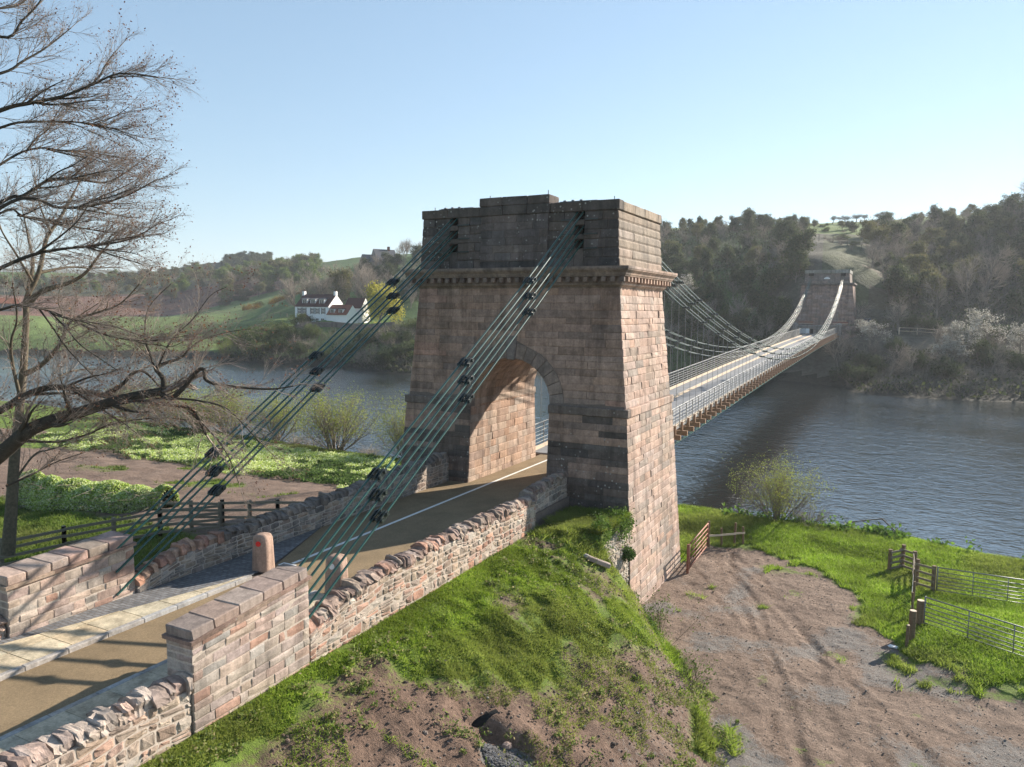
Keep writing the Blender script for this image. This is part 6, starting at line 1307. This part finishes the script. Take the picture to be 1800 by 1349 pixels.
def shoots(name, lb, c, r, h, n, leafn, seed, pal):
    rg_ = random.Random(seed); t = thing(name, lb, 'bush', c); S = []; tips = []
    P = dict(k=[2, 4], up=[.05, .06], wob=.12, taper=[.4, .35], n=[0, 8], lo=[0, .2], ang=[(0, 0), (.3, .9)], len=[(0, 0), (.2, .4)])
    for i in range(n):
        a = rg_.uniform(0, 6.28); el = rg_.uniform(.5, 1.4); branch(S, tips, Vector((rg_.gauss(0, r * .25), rg_.gauss(0, r * .25), -.05)), Vector((math.cos(a) * math.cos(el), math.sin(a) * math.cos(el), math.sin(el))), h * rg_.uniform(.6, 1.1), .010, 1, rg_, P)
    V, Fq = tubes([s[:4] for s in S], 3); link('stems', np_mesh('stems', V, Fq, np.tile((.5, .5, .5, 0), (len(Fq), 1)), M['twig_brown']), t)
    T = np.array([tuple(p) for p, d in tips]); T = np.repeat(T, leafn, 0) + nr.normal(0, .07, (len(T) * leafn, 3)); link('leaves', leaf_mesh('leaves', T, .055, pal, nr), t)
SH = [(.10, .15, .03), (.13, .18, .045), (.08, .12, .025)]
zz = lambda x, y: float(near_h(np.array([x]), np.array([y]))[0])
shoots('leafy_shrub', 'thin green shrub at the corner where the slope meets the yard below the tower', (7.0, -5.0, zz(7.0, -5.0)), .9, 1.5, 26, 3, 3, SH)
shoots('leafy_shrub', 'small sprawling shrub at the foot of the bare slope beside the gravel', (9.3, -9.0, zz(9.3, -9.0)), .7, 1.0, 16, 2, 4, SH)

# ------------------------------------------------------------------ fences and gates on the right
def rail_fence(name, label, pts, nrail, hs, post=.065, mat='wood_post', rails=True, rmat='wood', group=None, rr=(.045, .018)):
    t = thing(name, label, 'fence', (*pts[0][:2], zz(*pts[0][:2])), group=group); off = Vector(t.location)
    B = [Vector((p[0], p[1], zz(p[0], p[1]) - .1)) for p in pts]; rgf = random.Random(len(pts))
    for i, (b, p) in enumerate(zip(B, pts)):
        m = MB(); h = p[2]; ln = Vector((rgf.uniform(-.04, .04), rgf.uniform(-.04, .04), 0)); m.cyl(b - off, b + Vector((0, 0, h + .1)) + ln - off, post * rgf.uniform(.9, 1.1), n=9); m.build('post', M[mat], t)
    if rails:
        for a, b, pa, pb in zip(B, B[1:], pts, pts[1:]):
            for k in range(nrail):
                f = (k + .75) / nrail; hm_ = min(pa[2], pb[2]) if nrail > 1 else .85; za = a.z + .1 + hm_ * f * .96; zb = b.z + .1 + hm_ * f * .96; d = (b - a); d.z = 0; d.normalize(); nrm = Vector((d.y, -d.x, 0)) * (post + .012)
                m = MB(); h, w = rr; P0 = Vector((a.x, a.y, za)) - d * .06 + nrm - off; P1 = Vector((b.x, b.y, zb + rgf.uniform(-.02, .02))) + d * .06 + nrm - off; n2 = Vector((d.y, -d.x, 0)) * w
                m.hexa([P0 - n2 - Vector((0, 0, h)), P1 - n2 - Vector((0, 0, h)), P1 + n2 - Vector((0, 0, h)), P0 + n2 - Vector((0, 0, h)), P0 - n2 + Vector((0, 0, h)), P1 - n2 + Vector((0, 0, h)), P1 + n2 + Vector((0, 0, h)), P0 + n2 + Vector((0, 0, h))]); m.build('rail', M[rmat], t)
    return t
rail_fence('timber_fence', 'bent grey timber rail fence with thick posts on the grass by the river', [(14.43, 7.35, 1.05), (14.94, 8.10, 1.15), (15.48, 7.6, 1.05), (15.52, 5.5, 1.25), (16.15, 5.2, 1.18)], 4, None, .085)
rail_fence('timber_fence', 'line of short wire fence posts between the two galvanised gates', [(15.44, 5.0, .95), (15.40, 3.4, .95), (15.36, 1.7, .95)], 2, None, .05, 'wood_post', True, 'galv', None, (.008, .008))
for x, y, h, r, lb in ((15.56, .38, 1.0, .13, 'round timber gate post carrying the nearer galvanised gate'), (15.30, -.97, 1.15, .12, 'stout round topped timber post nearest the gravel yard'), (15.16, -1.56, .85, .055, 'thin leaning stake beside the stout post by the yard')):
    t = thing('gate_post', lb, 'post', (x, y, zz(x, y) - .1), group='posts by the gravel yard'); m = MB(); m.cyl((0, 0, 0), (.02, .01, h + .1), r, r * .97, 14); m.build('shaft', M['wood_post'], t, False)
    m = MB(); m.cyl((.02, .01, h + .1), (.02, .01, h + .115), r * .96, r * .9, 14, (.5, .42, .32, 0)); m.build('top', M['kerbwood'], t)
def steel_gate(label, a, b, h, zs, mat, rad=.022, braces=(.36, .70), z0=.14):
    a = Vector((a[0], a[1], zz(*a))); b = Vector((b[0], b[1], zz(*b))); a.z = max(a.z, b.z - .15); t = thing('field_gate', label, 'gate', a); d = (b - a); L = d.length; d.normalize(); Z = Vector((0, 0, 1)); z1 = z0 + h
    for f in zs:
        m = MB(); m.cyl(Z * (z0 + h * f), d * L + Z * (z0 + h * f), rad * (1.15 if f in (0, 1) else .85), n=8); m.build('bar', M[mat], t, True)
    for s in (0, 1): m = MB(); m.cyl(d * L * s + Z * (z0 - .03), d * L * s + Z * (z1 + .03), rad * 1.3, n=8); m.build('end_bar', M[mat], t, True)
    for f in braces: m = MB(); m.cyl(d * L * f + Z * z0, d * L * f + Z * z1, rad * .8, n=6); m.build('upright', M[mat], t, True)
    return t
steel_gate('nearer galvanised seven bar field gate on the lit grass beside the gravel yard', (15.72, .32), (19.5, -1.85), .98, (0, .16, .30, .45, .62, .80, 1), 'galv')
steel_gate('farther galvanised seven bar field gate in the paddock towards the river', (16.28, 5.18), (19.9, 5.05), .98, (0, .16, .30, .45, .62, .80, 1), 'galv')
steel_gate('rusty red steel gate between the tower corner and the timber posts by the water', (6.32, 2.55), (6.22, 6.6), 1.12, (0, .18, .36, .56, .78, 1), 'rust', .03, (.33, .66))
t = thing('gate_post', 'dark stone-side hanging post of the rusty red gate at the tower corner', 'post', (6.32, 2.35, zz(6.3, 2.3)), group='posts of the red gate'); m = MB(); m.cyl((0, 0, -.1), (0, 0, 1.35), .06, n=8); m.build('shaft', M['rust'], t)
rail_fence('timber_fence', 'broken old timber posts and pale rail at the water end of the red gate', [(6.25, 6.85, 1.35), (6.75, 7.5, .95), (7.3, 7.9, 1.15), (7.7, 8.1, .9)], 1, None, .055, 'wood_post', True, 'kerbwood')
dd = thing('driftwood_pile', 'dark tangle of driftwood and bent pole stranded at the water edge', 'driftwood', (14.0, 13.9, ZW)); S = []; rg = random.Random(31)
for i in range(420):
    p = Vector((rg.gauss(0, .8), rg.gauss(0, .35), abs(rg.gauss(.15, .2)))); d = Vector((rg.gauss(0, 1), rg.gauss(0, .5), rg.gauss(0, .35))).normalized(); S.append((p, p + d * rg.uniform(.3, 1.0), .018, .006))
V, Fq = tubes(S, 3); link('branches', np_mesh('branches', V, Fq, np.tile((.5, .5, .5, 0), (len(Fq), 1)), M['bark_dark']), dd)
V, Fq = tubes([((-1.6, .3, .75), (-.1, .2, 1.15), .035, .035), ((-.1, .2, 1.15), (.9, -.1, .35), .035, .03)], 6); link('bent_pole', np_mesh('bent_pole', V, Fq, np.tile((.5, .5, .5, 0), (len(Fq), 1)), M['bark']), dd)
o = MB(); o.cbox(-.16, .16, -.07, .07, 0, .03, .01); o.add([(-.2, -.02, .035), (.05, -.08, .05), (.18, .06, .04), (-.1, .1, .06)], [(0, 1, 2, 3)]); tag(o.build('litter', M['white'], None, False, (14.75, -1.75, zz(14.75, -1.75) + .02)), 'scrap of white paper litter on the dirt by the short post', 'litter')
# post and rail fence behind the farther anchor block
def zz2(x, y): return zz(x, y)
def field_fence(label, pts, h, group=None):
    t = thing('post_and_rail_fence', label, 'fence', (*pts[0], zz(*pts[0])), group=group); off = Vector(t.location); rgf = random.Random(len(pts) + 3)
    for (xa, ya), (xb, yb) in zip(pts, pts[1:]):
        a = Vector((xa, ya, zz(xa, ya))); b = Vector((xb, yb, zz(xb, yb))); L = (b - a).length; n = max(1, round(L / 1.7)); d = b - a; d.z = 0; d.normalize(); nn = Vector((d.y, -d.x, 0))
        for i in range(n + 1):
            p = a.lerp(b, i / n); m = MB(); hh = h + rgf.uniform(.02, .1); q = p - off; m.hexa([(q.x - .05, q.y - .06, q.z - .15), (q.x + .05, q.y - .06, q.z - .15), (q.x + .05, q.y + .06, q.z - .15), (q.x - .05, q.y + .06, q.z - .15), (q.x - .05, q.y - .06, q.z + hh), (q.x + .05, q.y - .06, q.z + hh), (q.x + .05, q.y + .06, q.z + hh), (q.x - .05, q.y + .06, q.z + hh)]); m.build('post', M['wood'], t)
        for f in (.2, .45, .70, .95):
            m = MB(); P0 = a + Vector((0, 0, h * f)) + nn * .085 - off; P1 = b + Vector((0, 0, h * f + rgf.uniform(-.03, .03))) + nn * .085 - off; e = nn * .02; u = Vector((0, 0, .05))
            m.hexa([P0 - e - u, P1 - e - u, P1 + e - u, P0 + e - u, P0 - e + u, P1 - e + u, P1 + e + u, P0 + e + u]); m.build('rail', M['wood'], t)
    return t
field_fence('grey post and rail fence running behind the farther anchor block and chains', [(-15.2, -23.5), (-13.6, -18.2), (-12.2, -14.6), (-10.9, -11.6), (-9.4, -10.0)], 1.08)
field_fence('older dark fence branching off behind the chains towards the left wall', [(-12.4, -10.4), (-9.6, -9.7), (-7.0, -9.3), (-5.6, -9.2)], 1.15)

# ------------------------------------------------------------------ far buildings and fences
def win(t, m, x0, x1, z0, z1, y, frame='white', name='window'):
    a = MB(); a.box(x0, x1, y - .05, y + .02, z0, z1); f = a.build(name, M[frame], t); b = MB(); w = (x1 - x0); h = z1 - z0
    for i in range(2):
        for j in range(2): b.box(x0 + w * (.08 + .46 * i), x0 + w * (.46 + .46 * i), y - .065, y - .052, z0 + h * (.06 + .47 * j), z0 + h * (.47 + .47 * j))
    b.build('pane', M['glass'], f)
def gable(t, L, Dp, he, hr, wm, rm, x0=0, y0=0, zb=0, ov=.25):
    m = MB(); X0, X1 = x0 - L / 2, x0 + L / 2; Y0, Y1 = y0 - Dp / 2, y0 + Dp / 2
    m.add([(X0, Y0, zb), (X1, Y0, zb), (X1, Y1, zb), (X0, Y1, zb), (X0, Y0, he), (X1, Y0, he), (X1, Y1, he), (X0, Y1, he), (X0, y0, hr), (X1, y0, hr)], [(0, 1, 5, 4), (2, 3, 7, 6), (1, 2, 6, 9, 5), (3, 0, 4, 8, 7)]); m.build('wall', M[wm], t)
    m = MB(); s = (hr - he) / (Dp / 2); e = .12
    for sg in (-1, 1):
        yo = y0 + sg * (Dp / 2 + ov); zo = he - ov * s
        m.hexa([(X0 + .1, yo, zo), (X1 - .1, yo, zo), (X1 - .1, y0, hr), (X0 + .1, y0, hr), (X0 + .1, yo, zo + e), (X1 - .1, yo, zo + e), (X1 - .1, y0, hr + e), (X0 + .1, y0, hr + e)])
    return m.build('roof', M[rm], t)
hx, hy = -123.6, 126.2; hz = 3.2
ch_az = math.atan2(CX - hx, -(CY - hy)); FA = math.atan2(hx - CX, CY - hy)      # facade looks towards the river, turned to the left of the viewer
ht = thing('white_cottage', 'white two storey cottage with dark red roof, dormers and porch on the far bank', 'house', (hx, hy, hz), math.atan2(CX - hx, hy - CY) + R(-32))
rfm = gable(ht, 10.0, 8.0, 4.6, 7.6, 'white', 'roof_red', zb=-1.5)
for x in (-4.7, 4.7):
    m = MB(); m.box(x - .3, x + .3, -.45, .45, 7.0, 8.5); c_ = m.build('chimney', M['white'], rfm); m = MB(); m.box(x - .34, x + .34, -.5, .5, 8.5, 8.62); m.cyl((x, 0, 8.62), (x, 0, 9.0), .13, n=8); m.build('chimney_pot', M['roof_red'], c_) if False else m.build('chimney_pot', M['roof_red'], rfm)
for x in (-2.6, -.1, 2.5):
    m = MB(); m.box(x - .75, x + .75, -3.2, -1.0, 5.1, 6.35); d_ = m.build('dormer', M['white'], ht); m = MB(); m.hexa([(x - .95, -3.45, 6.35), (x + .95, -3.45, 6.35), (x + .95, -.4, 6.65), (x - .95, -.4, 6.65), (x - .95, -3.45, 6.5), (x + .95, -3.45, 6.5), (x + .95, -.4, 6.85), (x - .95, -.4, 6.85)]); m.build('dormer_roof', M['slate'], d_)
    b = MB()
    for i in range(2): b.box(x - .6 + i * .64, x - .04 + i * .64, -3.24, -3.21, 5.25, 6.2)
    b.build('dormer_pane', M['glass'], d_)
for x in (-3.6, -2.2, .2, 1.7, 3.4):
    win(ht, None, x - .42, x + .42, 2.6, 4.1, -4.0)
    m = MB(); m.box(x - .62, x - .44, -4.06, -4.0, 2.55, 4.15); m.box(x + .44, x + .62, -4.06, -4.0, 2.55, 4.15); m.build('shutter', M['dark'], ht)
for x in (1.6, 3.2): win(ht, None, x - .5, x + .5, .3, 1.5, -4.0)
m = MB(); m.box(-3.2, -.4, -6.2, -4.0, -1, 1.2); pch = m.build('porch', M['white'], ht); m = MB()
for sg in (-1, 1): m.hexa([(-1.8, -6.5, 2.5), (-1.8, -4.0, 2.5), (-1.8 + sg * 1.8, -4.0, 1.05), (-1.8 + sg * 1.8, -6.5, 1.05), (-1.8, -6.5, 2.65), (-1.8, -4.0, 2.65), (-1.8 + sg * 1.8, -4.0, 1.2), (-1.8 + sg * 1.8, -6.5, 1.2)])
m.build('porch_roof', M['roof_red'], pch); m = MB(); m.box(-2.3, -1.3, -6.23, -6.18, -.2, 1.0); m.build('door', M['dark'], pch)
h2 = thing('cottage_annexe', 'lower white annexe with bright orange tiled roof and two dormers right of the cottage', 'house', Matrix.Translation((hx, hy, hz)) @ Matrix.Rotation(ht.rotation_euler.z, 4, 'Z') @ Vector((8.0, -2.3, 0)), ht.rotation_euler.z)
gable(h2, 6.0, 5.6, 2.6, 4.9, 'white', 'roof_orange', zb=-1.5)
for x in (-1.5, 1.0):
    m = MB(); m.box(x - .6, x + .6, -2.5, -.8, 2.8, 3.9); d_ = m.build('dormer', M['white'], h2); m = MB(); m.box(x - .75, x + .75, -2.65, -.4, 3.9, 4.05); m.build('dormer_roof', M['slate'], d_); b = MB(); b.box(x - .48, x + .48, -2.54, -2.51, 2.95, 3.8); b.build('dormer_pane', M['glass'], d_)
h3 = thing('house_extension', 'plain rear wing with dark brown roof behind the orange roofed annexe', 'house', Matrix.Translation((hx, hy, hz)) @ Matrix.Rotation(ht.rotation_euler.z, 4, 'Z') @ Vector((7.4, 6.2, 0)), ht.rotation_euler.z)
gable(h3, 5.4, 4.6, 4.4, 6.8, 'white', 'roof_red', zb=-2)
h4 = thing('hilltop_house', 'grey stone house with slate roofs showing above the trees on the skyline', 'house', (-164.6, 209.2, 23.0), math.atan2(CX + 164, 209 - CY) + R(25))
r_ = gable(h4, 9, 6, 2.6, 6.6, 'grey_wall', 'slate', zb=-3); m = MB(); m.box(1.5, 2.3, -.4, .4, 5.8, 7.8); m.build('chimney', M['roof_orange'], r_)
gable(h4, 6, 5.4, 1.8, 4.4, 'grey_wall', 'slate', x0=-6, zb=-3)
h5 = thing('farm_building', 'small pale building with red roof beyond the meadow at the left edge', 'house', (-343, 172, float(far_h(np.array([-343.]), np.array([172.]))[0])), R(60)); gable(h5, 9, 6, 2.8, 5.0, 'grey_wall', 'roof_orange', zb=-2)
def far_fence(label, pts, posts, h, mat, rails, group=None, size=.09):
    t = thing('hill_fence', label, 'fence', (*pts[0], float(far_h(np.array([pts[0][0]]), np.array([pts[0][1]]))[0])), group=group); off = Vector(t.location); P_ = []
    ps = [Vector((*p, 0)) for p in pts]
    for a, b in zip(ps, ps[1:]):
        n = max(1, round((b - a).length / posts))
        for i in range(n): P_.append(a.lerp(b, i / n))
    P_.append(ps[-1]); zs = far_h(np.array([p.x for p in P_]), np.array([p.y for p in P_])); Q = [Vector((p.x, p.y, z)) for p, z in zip(P_, zs)]
    for q in Q[:95]:
        m = MB(); m.cyl(q - off - Vector((0, 0, .3)), q - off + Vector((0, 0, h)), size, n=5); m.build('post', M[mat], t)
    for f in rails:
        V, Fq = tubes([(a + Vector((0, 0, h * f)) - off, b + Vector((0, 0, h * f)) - off, .035, .035) for a, b in zip(Q, Q[1:])], 4); link('rail', np_mesh('rail', V, Fq, np.tile((.5, .5, .5, 0), (len(Fq), 1)), M[mat]), t)
def pp(u, r): x, y = pol(np.array([u2az(u)]), np.array([r])); return float(x[0]), float(y[0])
far_fence('wire and post fence crossing the rough grass slope above the far tower', [pp(1378, 236), pp(1400, 222), pp(1430, 214), pp(1480, 208), pp(1530, 205)], 4.2, 1.7, 'wood', (.5, .95), None, .10)
far_fence('pale timber rail fence along the far road between the blossom trees', [pp(1578, 157), pp(1610, 157), pp(1645, 157)], 2.2, 1.3, 'kerbwood', (.5, .95))
far_fence('thin post and wire fence climbing the green slope left of the white cottage', [pp(395, 235), pp(440, 262), pp(490, 290), pp(512, 300)], 4, 1.4, 'wood', (.6, .95))
far_fence('garden fence on the bank between the meadow and the white cottage', [pp(425, 262), pp(470, 250), pp(505, 240)], 3.5, 1.2, 'wood', (.6, .95))
gwl = thing('garden_wall', 'long low grey stone garden wall on the bank below the white cottage', 'wall', (-140, 118, 1.5)); m = MB(); P_ = [pp(u, r) for u, r in ((418, 212), (450, 206), (490, 200), (540, 197), (590, 194), (640, 190), (690, 186))]; zs = [float(far_h(np.array([a]), np.array([b]))[0]) for a, b in P_]
for (a, za), (b, zb) in zip(zip(P_, zs), zip(P_[1:], zs[1:])): m.hexa([(a[0], a[1], za - 1), (b[0], b[1], zb - 1), (b[0] + .3, b[1] + .35, zb - 1), (a[0] + .3, a[1] + .35, za - 1), (a[0], a[1], za + 1.3), (b[0], b[1], zb + 1.3), (b[0] + .3, b[1] + .35, zb + 1.3), (a[0] + .3, a[1] + .35, za + 1.3)], (.19, .16, .14, .2))
m.build('wall_face', M['stone'], gwl, loc=-Vector(gwl.location))

# ------------------------------------------------------------------ air between the viewer and the far land
hz_ = MB(); hz_.box(-3900, 3900, -700, 3900, -14, 150)
hm = bpy.data.materials.new('haze'); hm.use_nodes = True; nt = hm.node_tree
nt.nodes.remove(nt.nodes['Principled BSDF']); pv = nt.nodes.new('ShaderNodeVolumePrincipled')
pv.inputs['Color'].default_value = (.86, .92, 1.0, 1); pv.inputs['Density'].default_value = .00024; pv.inputs['Anisotropy'].default_value = .3
nt.links.new(pv.outputs[0], nt.nodes['Material Output'].inputs['Volume'])
ho = hz_.build('haze', hm); ho['kind'] = 'stuff'; ho.display_type = 'WIRE'
